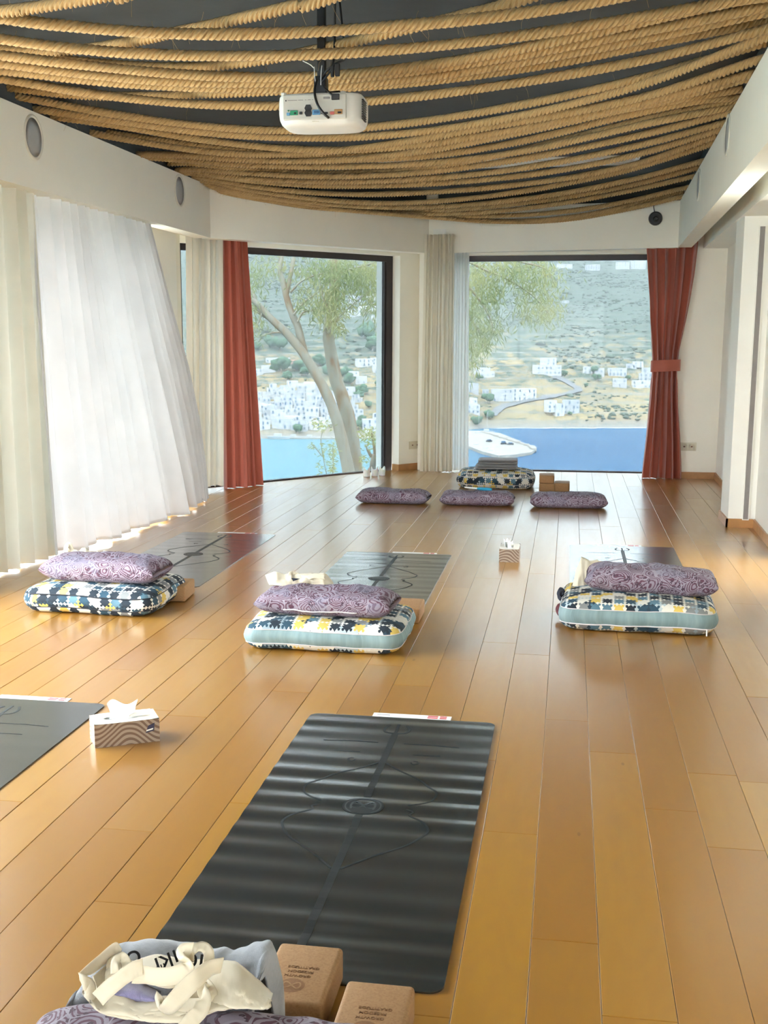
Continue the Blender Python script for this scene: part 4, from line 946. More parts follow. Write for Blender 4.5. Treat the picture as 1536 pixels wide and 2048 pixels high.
# ------------------------------------------------------------------ tissue boxes
def tissue_box(label, x, y, rz, flip=0, blow=0):
    w, d, h = .222, .122, .082
    t = thing('tissue_box', label, 'tissue box', (x, y, 0), rz, 'striped tissue boxes')
    mb = MB()
    # four printed sides
    C = [(-w/2, -d/2), (w/2, -d/2), (w/2, d/2), (-w/2, d/2)]; s = 0
    for i in range(4):
        p, q = Vector(C[i]), Vector(C[(i+1) % 4]); l = (q-p).length; n = 8
        g0 = s
        def f(u, v, p=p, q=q): r = p.lerp(q, u); return (r.x, r.y, v*h)
        mb.grid(f, n, 4, uv=lambda u, v, g0=g0, l=l: (g0+u*l, v*h)); s += l
    mb.obj('carton', M['carton'], t)
    tp = MB(); n = 28; ow, od = .072, .022
    outer = []
    for i in range(n):
        a = 2*PI*i/n; cx_, sy_ = math.cos(a), math.sin(a); k = 1/max(abs(cx_)/(w/2), abs(sy_)/(d/2)); outer.append((cx_*k, sy_*k, h+.0005))
    inner = [(ow*math.cos(2*PI*i/n), od*math.sin(2*PI*i/n), h+.0005-.0015) for i in range(n)]
    tp.add(outer+inner, [(i, (i+1) % n, n+(i+1) % n, n+i) for i in range(n)]); tp.obj('lid', M['carton_top'], t)
    MB().box(-w/2+.002, -d/2+.002, .001, w/2-.002, d/2-.002, h-.008).obj('tissue_stack', M['tissue'], t)
    fl_ = MB(); fl_.grid(lambda u, v: (.02+.07*u-.004*v, -.014+.02*v*math.sin(u*3), h+.002+.022*math.sin(PI*v)*(.3+.7*u)), 10, 6); fl_.obj('torn_flap', M['carton_top'], t, smooth=True)
    ts = MB()
    def tf(u, v):
        X = -.052+.098*u; hgt = .060*(1-.25*u*blow)
        return (X+.030*v*blow+.006*math.sin(v*4+u*3), .002+.012*math.sin(u*5.5+1)*(1-.4*v)+.016*v*math.sin(u*3.2), h-.012+v*hgt+.010*v*math.sin(u*7))
    ts.grid(tf, 24, 12); ts.obj('tissue', M['tissue'], t, smooth=True)
    ts = MB(); ts.grid(lambda u, v: Vector(tf(u, v))+Vector((.004, .014+.010*v, -.004)), 20, 8); ts.obj('tissue', M['tissue'], t, smooth=True)
    b = MB(); b.prism([(.062, -.0), (.092, .006), (.094, .034), (.072, .026)], 0, .0006); bo = b.obj('badge', M['badge'], t, loc=(0, -d/2, h*.42), rot=(PI/2, 0, 0))
    b = MB(); b.prism([(.064, .006), (.088, .011), (.089, .016), (.066, .011)], .0007, .0012); b.obj('badge_stripe', M['paper'], bo)
    return t
a = math.atan2(3.797-3.685, -1.356+1.548)
cxy = Vector((-1.452, 3.741))+Vector((-math.sin(a), math.cos(a)))*.061
tissue_box('striped brown tissue box standing alone on the floor beside the frame-cut mat', cxy.x, cxy.y, a)
tissue_box('striped brown tissue box seen end-on on the open floor', -.332, 7.51, PI/2, blow=1)

# ------------------------------------------------------------------ far group: candles, blankets, tube
for k, (x, y, hh) in enumerate(((-1.975, 11.862, .062), (-1.905, 11.925, .064), (-1.838, 11.985, .060))):
    t = thing('candle_cup', 'white petal-topped candle cup, %s' % ('beside the glass, farthest from the dark window jamb', 'between the other two cups', 'closest to the dark window jamb')[k], 'candle', (x, y, 0), .5*k, 'white candle cups by the left picture window')
    mb = MB()
    def cf(u, v):
        an = 2*PI*u; pet = .5+.5*math.cos(an*2+.4); r = (.034-.002*math.cos(v*PI))*(1-.25*max(0, v-.6)*pet); z = v*(hh+.034*pet**1.6)
        return (r*math.cos(an), r*math.sin(an), .001+z)
    mb.grid(cf, 48, 10, cu=True); mb.grid(lambda u, v: tuple(Vector(cf(u, 1-v*.45))*1+Vector((-.004*math.cos(2*PI*u), -.004*math.sin(2*PI*u), 0))), 48, 5, cu=True)
    mb.f.append(tuple(range(47, -1, -1))); mb.mi.append(0)
    mb.obj('cup', M['candle'], t, smooth=True); MB().lathe([(.029, .0), (.029, hh*.72), (0, hh*.72)], 24, c=(0, 0, .002)).obj('wax', M['candle'], t, smooth=.6)
def folded(label, x, y, z, w, d, h, layers, seed, rz=0):
    t = thing('folded_blanket', label, 'blanket', (x, y, z), rz, 'folded grey blankets')
    for i in range(layers):
        mb = MB(); hh = h/layers; s = seed+i
        def f(u, v, i=i, s=s):
            a = 2*PI*v; n = 5.0
            yy = d/2*sgn(math.cos(a))*abs(math.cos(a))**(2/n); zz = hh/2*sgn(math.sin(a))*abs(math.sin(a))**(2/3.0)
            X = -1+2*u; e = max(0, 1-abs(X)**14)**.5; x_ = X*w/2*(1-.015*(i % 2))
            return (x_+.004*nz(yy*8, s, zz*9), yy*(.96+.04*e)+.004*nz(x_*8, s), hh*(i+.5)+zz*(.35+.65*e)+.004*nz(x_*5+s, yy*5))
        mb.grid(f, 40, 28, cv=True); mb.obj('fold', M['blanket'], t, smooth=True)
    return t
folded('folded grey blanket lying lower on the far puzzle cushion', -.640, 11.27, .172, .385, .30, .045, 2, 3)
folded('folded grey blanket lying on the other one on the far cushion', -.628, 11.265, .219, .365, .27, .048, 2, 8, .02)
t = thing('squeeze_tube', 'blue and white tube lying across the middle far bolster', 'tube', (-.705, 9.97, .138), -.35)
mb = MB(); P = [(-.02, 0, .0), (.0, 0, .0), (.06, 0, .0), (.11, 0, .0)]; mb.tube(P, [.0075, .0125, .014, .010], 14); mb.obj('tube_body', M['cyan'], t, smooth=.7)
mb = MB(); mb.tube([(-.135, 0, .004), (-.02, 0, .0)], [.0065, .0075], 12); mb.obj('cap', M['pen_white'], t, smooth=.7)
t = thing('incense_holder', 'small flat brown holder lying beside the blue tube on the bolster', 'holder', (-.775, 9.93, .126), -.1)
mb = MB(); mb.rbox(-.06, -.012, 0, .035, .012, .005, .002, 2); mb.obj('dish', M['bronze'], t); mb = MB(); mb.rbox(-.02, -.010, .005, .03, .010, .010, .002, 2); mb.obj('lid', M['alu'], t)
# cloths squeezed out under the right cushion
def rag(name, label, mat, x, y, z0, z1, seed, cat='cloth'):
    mb = MB()
    def f(u, v):
        a = 2*PI*u; r = .022*math.sin(PI*min(1, max(0.02, v)))**.6
        return (x+r*math.cos(a)*(1+.3*nz(u*3+seed, v*3)), y+.11*(v-.5)+.02*math.sin(a), lerp(z0, z1, .5+.5*math.sin(a)*math.sin(PI*v)**.5)+.01*nz(u*5, v*5, seed))
    mb.grid(f, 20, 14, cu=True); tag(mb.obj(name, mat, smooth=True), label, cat)
rag('folded_cloth', 'crumpled dark blue cloth poking out beside the right cushion stack', M['dark_cloth'], -.003, 5.98, .085, .135, 3)
rag('folded_cloth', 'dark red cloth corner poking out below the dark blue cloth', M['maroon_cloth'], -.006, 5.93, .020, .062, 7)
# ------------------------------------------------------------------ tote bags
def dep(x, y, z): return (Vector((x, y, z))-CO).dot(CF)
def pline(P, u):
    i = min(int(u*(len(P)-1)), len(P)-2); f = u*(len(P)-1)-i
    return Vector(P[i]).lerp(Vector(P[i+1]), f)
def loft(name, A, B, mat, parent, nu=40, nv=14, bulge=0, crease=.004, seed=0, thick=.0022, ctr=None):
    """sheet between two space curves, pushed towards the viewer side by bulge"""
    A, B = smooth_path(A, 30), smooth_path(B, 30)
    view = -CF
    def fn(u, v):
        p = pline(A, u).lerp(pline(B, u), v)
        k = math.sin(PI*v)
        c = crease*(nz(u*5+seed, v*2.5, seed)+.6*(1-2*abs(nz(u*9+v*3+seed, v*5-u*2, 3+seed)))*.8+.3*nz(u*20+seed, v*9, 5))
        return p+view*(bulge*k+c*(.35+k))+Vector((0, 0, 1))*bulge*.3*k
    mb = MB(); mb.grid(fn, nu, nv)
    o = mb.obj(name, mat, parent, smooth=True)
    md = o.modifiers.new('thickness', 'SOLIDIFY'); md.thickness = thick
    return o
def strap(name, pts, w, mat, parent, n=60, tilt=None, thick=.0024):
    """a flat band facing the viewer; tilt leans it out of the picture plane along its length"""
    P = smooth_path(pts, n); T = tilt or [0, 0]
    side = []
    for i in range(n):
        t = (P[min(i+1, n-1)]-P[max(i-1, 0)]).normalized(); k = i/(n-1)*(len(T)-1); j = min(int(k), len(T)-2)
        sd = t.cross(CF).normalized(); a = lerp(T[j], T[j+1], k-j); side.append((sd*math.cos(a)+CF*math.sin(a)).normalized())
    for _ in range(3): side = [(side[max(i-1, 0)]+side[i]*2+side[min(i+1, n-1)]).normalized() for i in range(n)]
    mb = MB(); mb.grid(lambda u, v: P[round(u*(n-1))]+side[round(u*(n-1))]*w*(v-.5)+CF*(.0015*math.sin(v*PI)+.002*nz(u*9, v*2, len(pts))), n-1, 4)
    o = mb.obj(name, mat, parent, smooth=.8); md = o.modifiers.new('thickness', 'SOLIDIFY'); md.thickness = thick; md.offset = 0
    return o
def q(X, Y, d): return wp(150+X/3.746, 1860+Y/3.746, d)
bag = thing('tote_bag', 'crumpled cream tote bag with black lettering on the nearest bolster', 'bag', (0, 0, 0), 0, 'cream tote bags on the bolsters')
C_ = M['canvas']
loft('back_panel', [q(250, 220, 2.15), q(340, 175, 2.17), q(420, 235, 2.17), q(520, 210, 2.17), q(620, 188, 2.17), q(760, 212, 2.16), q(880, 225, 2.15), q(1010, 225, 2.14), q(1110, 232, 2.12)],
     [q(230, 400, 2.10), q(330, 330, 2.09), q(430, 380, 2.07), q(560, 400, 2.06), q(680, 440, 2.05), q(800, 440, 2.05), q(900, 560, 2.03), q(990, 560, 2.03), q(1060, 520, 2.03)], C_, bag, bulge=.006, crease=.010, seed=2)
loft('front_panel', [q(70, 400, 2.05), q(150, 500, 2.03), q(235, 560, 2.01), q(290, 480, 2.035), q(390, 490, 2.035), q(460, 545, 2.02), q(560, 520, 2.03), q(660, 500, 2.035), q(780, 505, 2.03), q(880, 520, 2.02), q(970, 510, 2.02), q(1060, 500, 2.02)],
     [q(75, 490, 2.02), q(150, 565, 2.0), q(225, 625, 1.985), q(330, 662, 1.975), q(450, 680, 1.97), q(580, 690, 1.965), q(740, 700, 1.96), q(860, 690, 1.96), q(985, 640, 1.97), q(1080, 600, 1.98), q(1180, 592, 1.99)], C_, bag, nu=70, nv=20, bulge=.010, crease=.010, seed=5)
loft('side_panel', [q(1000, 250, 2.13), q(1100, 232, 2.12), q(1210, 248, 2.11), q(1320, 335, 2.10), q(1425, 428, 2.08), q(1482, 480, 2.06)],
     [q(985, 560, 2.00), q(1060, 560, 1.99), q(1180, 585, 1.985), q(1290, 590, 1.99), q(1400, 600, 2.0), q(1465, 565, 2.02)], C_, bag, bulge=.014, crease=.014, seed=9)
loft('mouth_flap', [q(28, 322, 2.03), q(90, 262, 2.06), q(180, 185, 2.10), q(270, 108, 2.12), q(318, 92, 2.13), q(352, 140, 2.14)],
     [q(62, 345, 2.05), q(120, 330, 2.09), q(190, 280, 2.13), q(250, 230, 2.16), q(282, 215, 2.17), q(330, 190, 2.18)], C_, bag, nv=8, bulge=-.008, crease=.003, seed=12)
loft('mouth_flap', [q(28, 322, 2.03), q(75, 345, 2.02), q(125, 370, 2.03), q(150, 430, 2.03), q(140, 520, 2.02)],
     [q(62, 400, 2.02), q(68, 440, 2.01), q(74, 480, 2.01), q(90, 525, 2.0), q(150, 570, 2.0)], C_, bag, nv=8, bulge=.004, crease=.003, seed=14)
loft('lining', [q(130, 350, 2.09), q(200, 290, 2.13), q(270, 235, 2.16), q(290, 225, 2.17)],
     [q(165, 480, 2.06), q(190, 430, 2.08), q(225, 390, 2.10), q(255, 340, 2.13)], C_, bag, nv=8, bulge=-.004, crease=.003, seed=15)
# handles: one wanders over the mouth and curls up in the middle, the other loops down over the front edge
strap('handle', [q(170, 520, 1.985), q(250, 440, 1.985), q(350, 362, 1.99), q(440, 300, 2.0), q(505, 275, 2.01)], .027, C_, bag, 60, [.2, .1, -.2, .1, .4])
strap('handle', [q(440, 330, 2.005), q(520, 335, 2.01), q(620, 350, 2.005), q(740, 342, 2.0), q(830, 300, 2.0), q(842, 245, 2.01), q(800, 205, 2.02), q(815, 165, 2.03), q(875, 160, 2.04)], .030, C_, bag, 90, [.5, .1, 0, .2, .5, .9, .9, .6, .3])
strap('handle', [q(868, 225, 2.03), q(872, 165, 2.04), q(915, 128, 2.05), q(968, 128, 2.055), q(1000, 170, 2.05), q(1005, 245, 2.04)], .022, C_, bag, 60, [1.0, .9, 1.1, 1.1, .8, .7])
strap('handle', [q(1100, 262, 2.05), q(1010, 290, 2.02), q(920, 355, 1.985), q(830, 440, 1.965), q(740, 540, 1.95), q(690, 590, 1.95), q(640, 590, 1.96), q(622, 540, 1.98), q(640, 490, 2.0)], .030, C_, bag, 100, [.2, 0, .1, 0, .2, .5, 1.0, 1.1, .9])
strap('handle', [q(985, 395, 2.03), q(962, 450, 2.0), q(965, 520, 1.965), q(935, 610, 1.945), q(870, 680, 1.93), q(800, 770, 1.915)], .026, C_, bag, 60, [.9, .7, .3, .1, 0, 0])
strap('handle', [q(990, 395, 2.03), q(1020, 440, 2.01), q(1035, 500, 2.0), q(1000, 560, 1.99)], .016, C_, bag, 30, [.9, .6, .4, .3])
strap('handle', [q(300, 330, 2.03), q(300, 245, 2.045), q(345, 200, 2.06), q(380, 235, 2.055), q(392, 300, 2.04)], .018, C_, bag, 50, [.4, .6, .9, .6, .3])
def letter(txt, X, Y, d, size, rot):
    p = q(X, Y, d); zax = (-CF+Vector((0, 0, .55))).normalized()
    r0 = CR*math.cos(rot)+CU*math.sin(rot); r0 = (r0-zax*r0.dot(zax)).normalized(); u0 = zax.cross(r0)
    c = text_mesh(txt, size, M['ink'], bag, 'lettering', (0, 0, 0), (0, 0, 0), .0004)
    c.matrix_local = Matrix(((r0.x, u0.x, zax.x, p.x), (r0.y, u0.y, zax.y, p.y), (r0.z, u0.z, zax.z, p.z), (0, 0, 0, 1)))
letter('de', 925, 248, 2.085, .050, PI-.08); letter('iki', 690, 240, 2.105, .048, PI+.45); letter('o', 440, 225, 2.115, .052, PI+.25); letter('c', 880, 335, 2.05, .034, PI-.2); letter('in', 650, 290, 2.085, .024, PI+.5)
fl_ = thing('folded_fleece', 'folded lilac fleece showing inside the near tote bag', 'cloth')
loft('fold', [q(250, 430, 2.085), q(340, 385, 2.08), q(440, 372, 2.075), q(540, 420, 2.07), q(640, 470, 2.06)], [q(280, 500, 2.04), q(370, 520, 2.03), q(470, 535, 2.025), q(560, 545, 2.02), q(650, 560, 2.02)], M['lilac_fleece'], fl_, bulge=.02, crease=.004, seed=21)
loft('fold', [q(240, 330, 2.12), q(260, 300, 2.13), q(275, 290, 2.14)], [q(215, 420, 2.10), q(240, 420, 2.10), q(290, 400, 2.10)], M['dark_cloth'], fl_, nu=10, nv=6, bulge=.004, crease=.002, seed=22)
# fleece blanket heaped behind the bag
hb = MB()
prof = [(-60, 560, 2.14), (0, 480, 2.16), (60, 440, 2.18), (180, 260, 2.20), (300, 150, 2.22), (420, 128, 2.23), (560, 128, 2.23), (700, 135, 2.23), (850, 150, 2.23), (980, 175, 2.22), (1080, 200, 2.22), (1180, 185, 2.22), (1290, 152, 2.22), (1400, 132, 2.22), (1440, 165, 2.21), (1440, 240, 2.19), (1410, 330, 2.17), (1390, 400, 2.15)]
top = smooth_path([q(*p) for p in prof], 60); hb_vs = []
def heap(u, v):
    p = pline(top, u)
    # section: floor at the back, up over the ridge, down the front
    yy = [(0, .13), (.25, .12), (.42, .06), (.5, 0), (.6, -.05), (.8, -.12), (1, -.13)]
    zz = [(0, .006), (.25, p.z*.62), (.42, p.z*.95), (.5, p.z), (.6, p.z*.96), (.8, p.z*.72), (1, .14)]
    c = .006*nz(u*9, v*5, 4)+.004*nz(u*22, v*9, 2)
    return (p.x+.02*math.sin(v*5+u*9)*.3, p.y+interp(yy, v)*.75+c, max(.0065, interp(zz, v)+c))
hb.grid(heap, 90, 26)
hbo = hb.obj('fleece_blanket', M['grey_fleece'], smooth=True)
tag(hbo, 'pale grey fleece blanket heaped under the near tote bag', 'blanket')
hbo.modifiers.new('thickness', 'SOLIDIFY').thickness = .004

def small_bag(label, prof, ox, oy, sc_, d, thick, seed, base, hole=None, strap_pts=None):
    """slouched cloth bag: prof is its upper outline in close-up pixels"""
    t = thing('tote_bag', label, 'bag', (0, 0, 0), 0, 'cream tote bags on the bolsters')
    P = [(ox+a/sc_, oy+b/sc_) for a, b in prof]; x0, x1 = P[0][0], P[-1][0]
    mb = MB(); n = 72
    def fn(u, v):
        x = lerp(x0, x1, u); yt = interp(P, x); yb = interp([(ox+a/sc_, oy+b/sc_) for a, b in base], x)
        # v: 0 front foot -> .4 front top -> .6 back top -> 1 back foot
        k = interp([(0, 0), (.2, .45), (.42, .97), (.5, .86), (.58, .97), (.8, .5), (1, 0)], v)
        dd = interp([(0, -.5), (.2, -.58), (.42, -.16), (.5, 0), (.58, .16), (.8, .55), (1, .5)], v)*thick
        e = min(1, 6*min(u, 1-u))**.5
        c = .007*nz(u*6+seed, v*4, seed)+.004*nz(u*15+seed, v*8)
        return wp(x+1.2*nz(u*9, v*5, seed), lerp(yb, yt, k), d+dd*e+c*e*1.3)
    mb.grid(fn, n, 26)
    o = mb.obj('body', C_, t, smooth=True); o.modifiers.new('thickness', 'SOLIDIFY').thickness = .002
    if strap_pts:
        pts = [wp(ox+a/sc_, oy+b/sc_, d-thick*.5+e) for a, b, e in strap_pts]
        strap('handle', pts, .024, C_, t, 40, [.2, .3])
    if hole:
        A = [wp(ox+a/sc_, oy+b/sc_, d-thick*.62) for a, b in hole]; MB().add(A, [tuple(range(len(A)))]).obj('dark_mouth_shade', M['dark_cloth'], t)  # flat dark sheet stands in for the shade inside the bag's mouth
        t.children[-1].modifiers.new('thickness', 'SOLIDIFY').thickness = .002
    return t
small_bag('cream tote bag slouched on the bolster of the middle stack', [(95, 135), (180, 95), (260, 62), (350, 80), (440, 112), (540, 98), (700, 100), (930, 92), (975, 135), (1060, 95), (1150, 88), (1210, 115), (1290, 215), (1355, 330)], 520, 1135, 9.035, dep(-1.05, 5.40, .26), .10, 3,
          [(95, 140), (160, 315), (600, 345), (1000, 350), (1355, 345)], [(565, 190), (725, 203), (600, 250)], [(520, 320, 0), (530, 210, 0), (560, 110, .02), (650, 130, .03), (760, 190, .01), (860, 190, .0), (980, 150, 0), (1180, 170, .0)])
small_bag('cream tote bag crumpled behind the bolster of the left stack', [(268, 200), (320, 150), (365, 112), (430, 205), (500, 235), (560, 250), (612, 190), (690, 188), (740, 250), (825, 318), (905, 258), (1000, 325), (1030, 242), (1165, 262), (1260, 335), (1330, 385)], 100, 1075, 9.6, dep(-2.40, 5.95, .26), .09, 7,
          [(268, 205), (345, 340), (700, 350), (1100, 375), (1330, 400)], None, [(350, 330, 0), (300, 220, -.01), (360, 130, .0), (430, 250, .01), (520, 285, .01)])
small_bag('tall tan tote bag standing behind the bolster by the side wall', [(460, 900), (540, 600), (560, 420), (640, 250), (690, 115), (790, 165), (880, 212), (960, 200), (1048, 185), (1060, 215), (1200, 240), (1290, 330), (1330, 420), (1365, 470)], 1100, 1100, 10.97, dep(.22, 6.10, .2), .09, 11,
          [(460, 930), (560, 960), (800, 880), (1365, 620)], None, None)
# ------------------------------------------------------------------ outside: bay, hillside, village, trees
SEA = -60.0
SH = [(-2.4, 700), (-.6, 690), (-.27, 745), (-.16, 752), (-.11, 790), (-.065, 838), (0, 848), (.07, 866), (.5, 900), (1.2, 900)]
def terr(x, y):
    d = math.hypot(x, y); th = math.atan2(x, y); t = d-interp(SH, th)-5*nz(th*60, 0, 5)-3*nz(th*170, 2, 5)
    if t < 0: return SEA+t*.12
    cliff = 5*(1-math.exp(-t/4))*(.55+.45*min(1, max(0, (th+.13)/.06)))
    z = SEA+cliff+.205*t+9*nz(x*.006, y*.006, 1)*min(1, t/90)+3.0*nz(x*.022, y*.022, 2)*min(1, t/40)+.9*nz(x*.08, y*.08, 3)*min(1, t/20)
    st = 5.0; fr = z/st-math.floor(z/st)                                # old farming terraces
    z += .9*(min(1, fr*3.0)-fr)*min(1, t/80)*max(0, min(1, .5+1.5*nz(x*.004, y*.004, 9)))
    return z
def hit(px, py, far=2600):
    r = ray(px, py); r = r/math.hypot(r.x, r.y); d = 640.0; prev = d
    while d < far:
        p = CO+r*d
        if p.z < max(SEA, terr(p.x, p.y)): break
        prev = d; d += 6
    a, b = prev, d
    for _ in range(12):
        m = (a+b)/2; p = CO+r*m
        if p.z < max(SEA, terr(p.x, p.y)): b = m
        else: a = m
    return CO+r*b
def m_hill():
    g = G('dry_hillside'); p = g.n('NewGeometry').outputs['Position']
    a = g.noise(p, .012, 4, .6); b = g.noise(p, .09, 5, .7); c = g.noise(p, .5, 3, .6)
    soil = g.ramp(a, [(.32, (0.30, 0.235, 0.135)), (.5, (0.40, 0.30, 0.155)), (.66, (0.345, 0.25, 0.145)), (.8, (0.43, 0.35, 0.225))])
    scrub = g.ramp(c, [(.3, (0.075, 0.105, 0.078)), (.7, (0.145, 0.172, 0.125))])
    z = g.n('SeparateXYZ', None, Vector=p).outputs[2]
    hi = g.mth('MULTIPLY', g.n('MapRange', None, Value=z, From_Min=-50.0, From_Max=30.0, To_Min=-.06, To_Max=.16).outputs[0], 1.0)
    f = g.ramp(g.mth('ADD', g.mth('ADD', g.mth('MULTIPLY', b, .8), g.mth('MULTIPLY', c, .25)), hi), [(.485, (0, 0, 0)), (.57, (1, 1, 1))])
    col = g.mix(f, soil, scrub)
    wl_ = g.mth('SINE', g.mth('ADD', g.mth('MULTIPLY', z, 1.2566), g.mth('MULTIPLY', a, 5.0)))
    col = g.mix(g.mth('MULTIPLY', g.mth('GREATER_THAN', wl_, .80), .5), col, (0.304, 0.284, 0.243))
    rock = g.n('MapRange', None, Value=z, From_Min=-59.0, From_Max=-54.0, To_Min=1.0, To_Max=0.0).outputs[0]
    col = g.mix(rock, col, (0.317, 0.290, 0.250)); g.pbr(col, .95, Specular_IOR_Level=.1); return g.m
M['hill'] = m_hill()
def m_sea():
    g = G('sea_water'); p = g.n('NewGeometry').outputs['Position']
    w = g.noise(g.n('Mapping', None, Vector=p, Scale=(.14, .40, 1)).outputs[0], 1.0, 4, .65)
    big = g.noise(p, .008, 3)
    x = g.n('SeparateXYZ', None, Vector=p).outputs[0]
    sh = g.n('MapRange', None, Value=x, From_Min=-90.0, From_Max=-30.0, To_Min=1.0, To_Max=0.0).outputs[0]  # left side paler: village reflection painted in, with shallow turquoise water
    deep = g.ramp(big, [(.3, (.028, .098, .19)), (.7, (.038, .122, .22))])
    col = g.mix(sh, deep, (.135, .265, .30))
    g.pbr(col, .5, Normal=g.bump(w, .5, .6), Specular_IOR_Level=.03); return g.m
M['sea'] = m_sea()
def m_lime():
    g = G('limewash'); r = g.n('ObjectInfo').outputs['Random']
    g.pbr(g.ramp(r, [(0, (.47, .48, .49)), (.5, (.58, .58, .58)), (1, (.66, .65, .63))]), .85); return g.m
M['lime'] = m_lime(); M['shutter'] = simple('blue_shutter', (.07, .14, .22), .6, .2, .4)
M['pink'] = simple('terracotta_wall', (.62, .36, .27), .8); M['stone'] = simple('pier_stone', (0.384, 0.353, 0.304), .9, .15, .3)
M['terrace'] = simple('pale_terrace_stone', (.62, .58, .50), .85, .08, .8); M['asphalt'] = simple('grey_road', (0.223, 0.217, 0.211), .9, .05, .2); M['shrub'] = simple('phrygana', (0.105, 0.133, 0.093), .95, .3, .05)
M['tree_far'] = simple('far_tree_foliage', (0.101, 0.177, 0.101), .95, .25, .3); M['boat'] = simple('boat_white', (0.527, 0.533, 0.533), .4); M['boat_blue'] = simple('boat_blue', (0.062, 0.155, 0.279), .4)
M['foam'] = simple('surf', (.85, .88, .9), .8)
def m_bark():
    g = G('eucalyptus_bark'); v = g.co('Object')
    st = g.n('Mapping', None, Vector=v, Scale=(7, 7, 1.1)).outputs[0]
    n1 = g.noise(st, 1.0, 3, .55, .8); n2 = g.noise(st, 4.0, 3)
    c = g.ramp(n1, [(.30, (0.290, 0.188, 0.119)), (.43, (0.346, 0.272, 0.189)), (.52, (0.368, 0.335, 0.269)), (.66, (0.335, 0.293, 0.222)), (.76, (0.268, 0.157, 0.095))])
    c = g.mix(g.mth('MULTIPLY', g.mth('GREATER_THAN', n2, .66), .6), c, (0.123, 0.063, 0.038))
    g.pbr(c, .8, Normal=g.bump(n2, .4, .02)); return g.m
M['bark'] = m_bark()
def m_leaf(name, a, b):
    g = G(name); r = g.noise(g.co('Object'), 1.6, 2)
    c = g.ramp(r, [(.35, a), (.65, b)])
    d = g.n('BsdfPrincipled', None, Base_Color=c, Roughness=.5); t = g.n('BsdfTranslucent', None, Color=c)
    return g.done(g.n('MixShader', None, Fac=.45, _1=d.outputs[0], _2=t.outputs[0]).outputs[0])
M['leaf'] = m_leaf('eucalyptus_leaf', (.27, .31, .15), (.48, .45, .22)); M['leaf_y'] = m_leaf('young_leaf', (.42, .44, .17), (.55, .50, .20))
# land and sea
ths = [-2.3+i*.06 for i in range(33)]+[-.36+i*.0032 for i in range(170)]+[.20+i*.06 for i in range(14)]
ds = [480]+[600+i*22 for i in range(4)]+[690+i*4 for i in range(70)]+[970+i*8 for i in range(60)]+[1450+i*22 for i in range(42)]+[2500, 2900]
mb = MB(); vs = [(d*math.sin(t), d*math.cos(t), terr(d*math.sin(t), d*math.cos(t))) for t in ths for d in ds]; nd = len(ds)
mb.add(vs, [(i*nd+j, (i+1)*nd+j, (i+1)*nd+j+1, i*nd+j+1) for i in range(len(ths)-1) for j in range(nd-1)])
struct(mb.obj('hillside', M['hill'], smooth=True), 'dry terraced hillside with low scrub across the bay')
mb = MB(); ts = [-PI+i*PI/32 for i in range(65)]; rr = [60, 200, 500, 1000]
mb.add([(r*math.sin(t), r*math.cos(t), SEA) for t in ts for r in rr], [(i*4+j, (i+1)*4+j, (i+1)*4+j+1, i*4+j+1) for i in range(len(ts)-1) for j in range(3)])
struct(mb.obj('sea', M['sea']), 'calm blue bay below the hillside')
# terrace and slope right below the house; unseen side slabs added against upward glare
mb = MB(); mb.box(-7.5, -4, -.5, -3.62, 9.6, -.12); mb.box(1.75, -14, -.5, 14, 11, -.12); mb.box(-7.5, -14, -.5, 1.75, -4, -.12); mb.box(-3.62, -4, -.5, 1.75, YR-.4, -.12); struct(mb.obj('terrace_slab', M['terrace']), 'pale terrace outside the sliding door, plus unseen slabs added against upward glare')
mb = MB(); mb.grid(lambda u, v: (-40+80*u, lerp(12.95, 60, v), lerp(-1.6, -42, v**.9)+.8*nz(u*12, v*9)-(.5*max(0, -(-40+80*u+3))*.4)), 40, 30); struct(mb.obj('house_slope', M['hill'], smooth=True))
# near scrub
R2 = random.Random(5)
ico = bmesh.new(); bmesh.ops.create_icosphere(ico, subdivisions=1, radius=1); IV = np.array([v.co[:] for v in ico.verts]); IF = [[v.index for v in f.verts] for f in ico.faces]; ico.free()
def blobs(pts, seed):
    rs = np.random.RandomState(seed); V = []; F = []
    for (x, y, z, r, hh) in pts:
        o = sum(len(a) for a in V) if False else len(V)*len(IV)
        k = IV*(1+.25*rs.randn(len(IV), 1)); V.append(k*np.array([r, r, hh])+np.array([x, y, z])); F += [[i+o for i in f] for f in IF]
    me = MB(); me.add(np.concatenate(V), F); return me
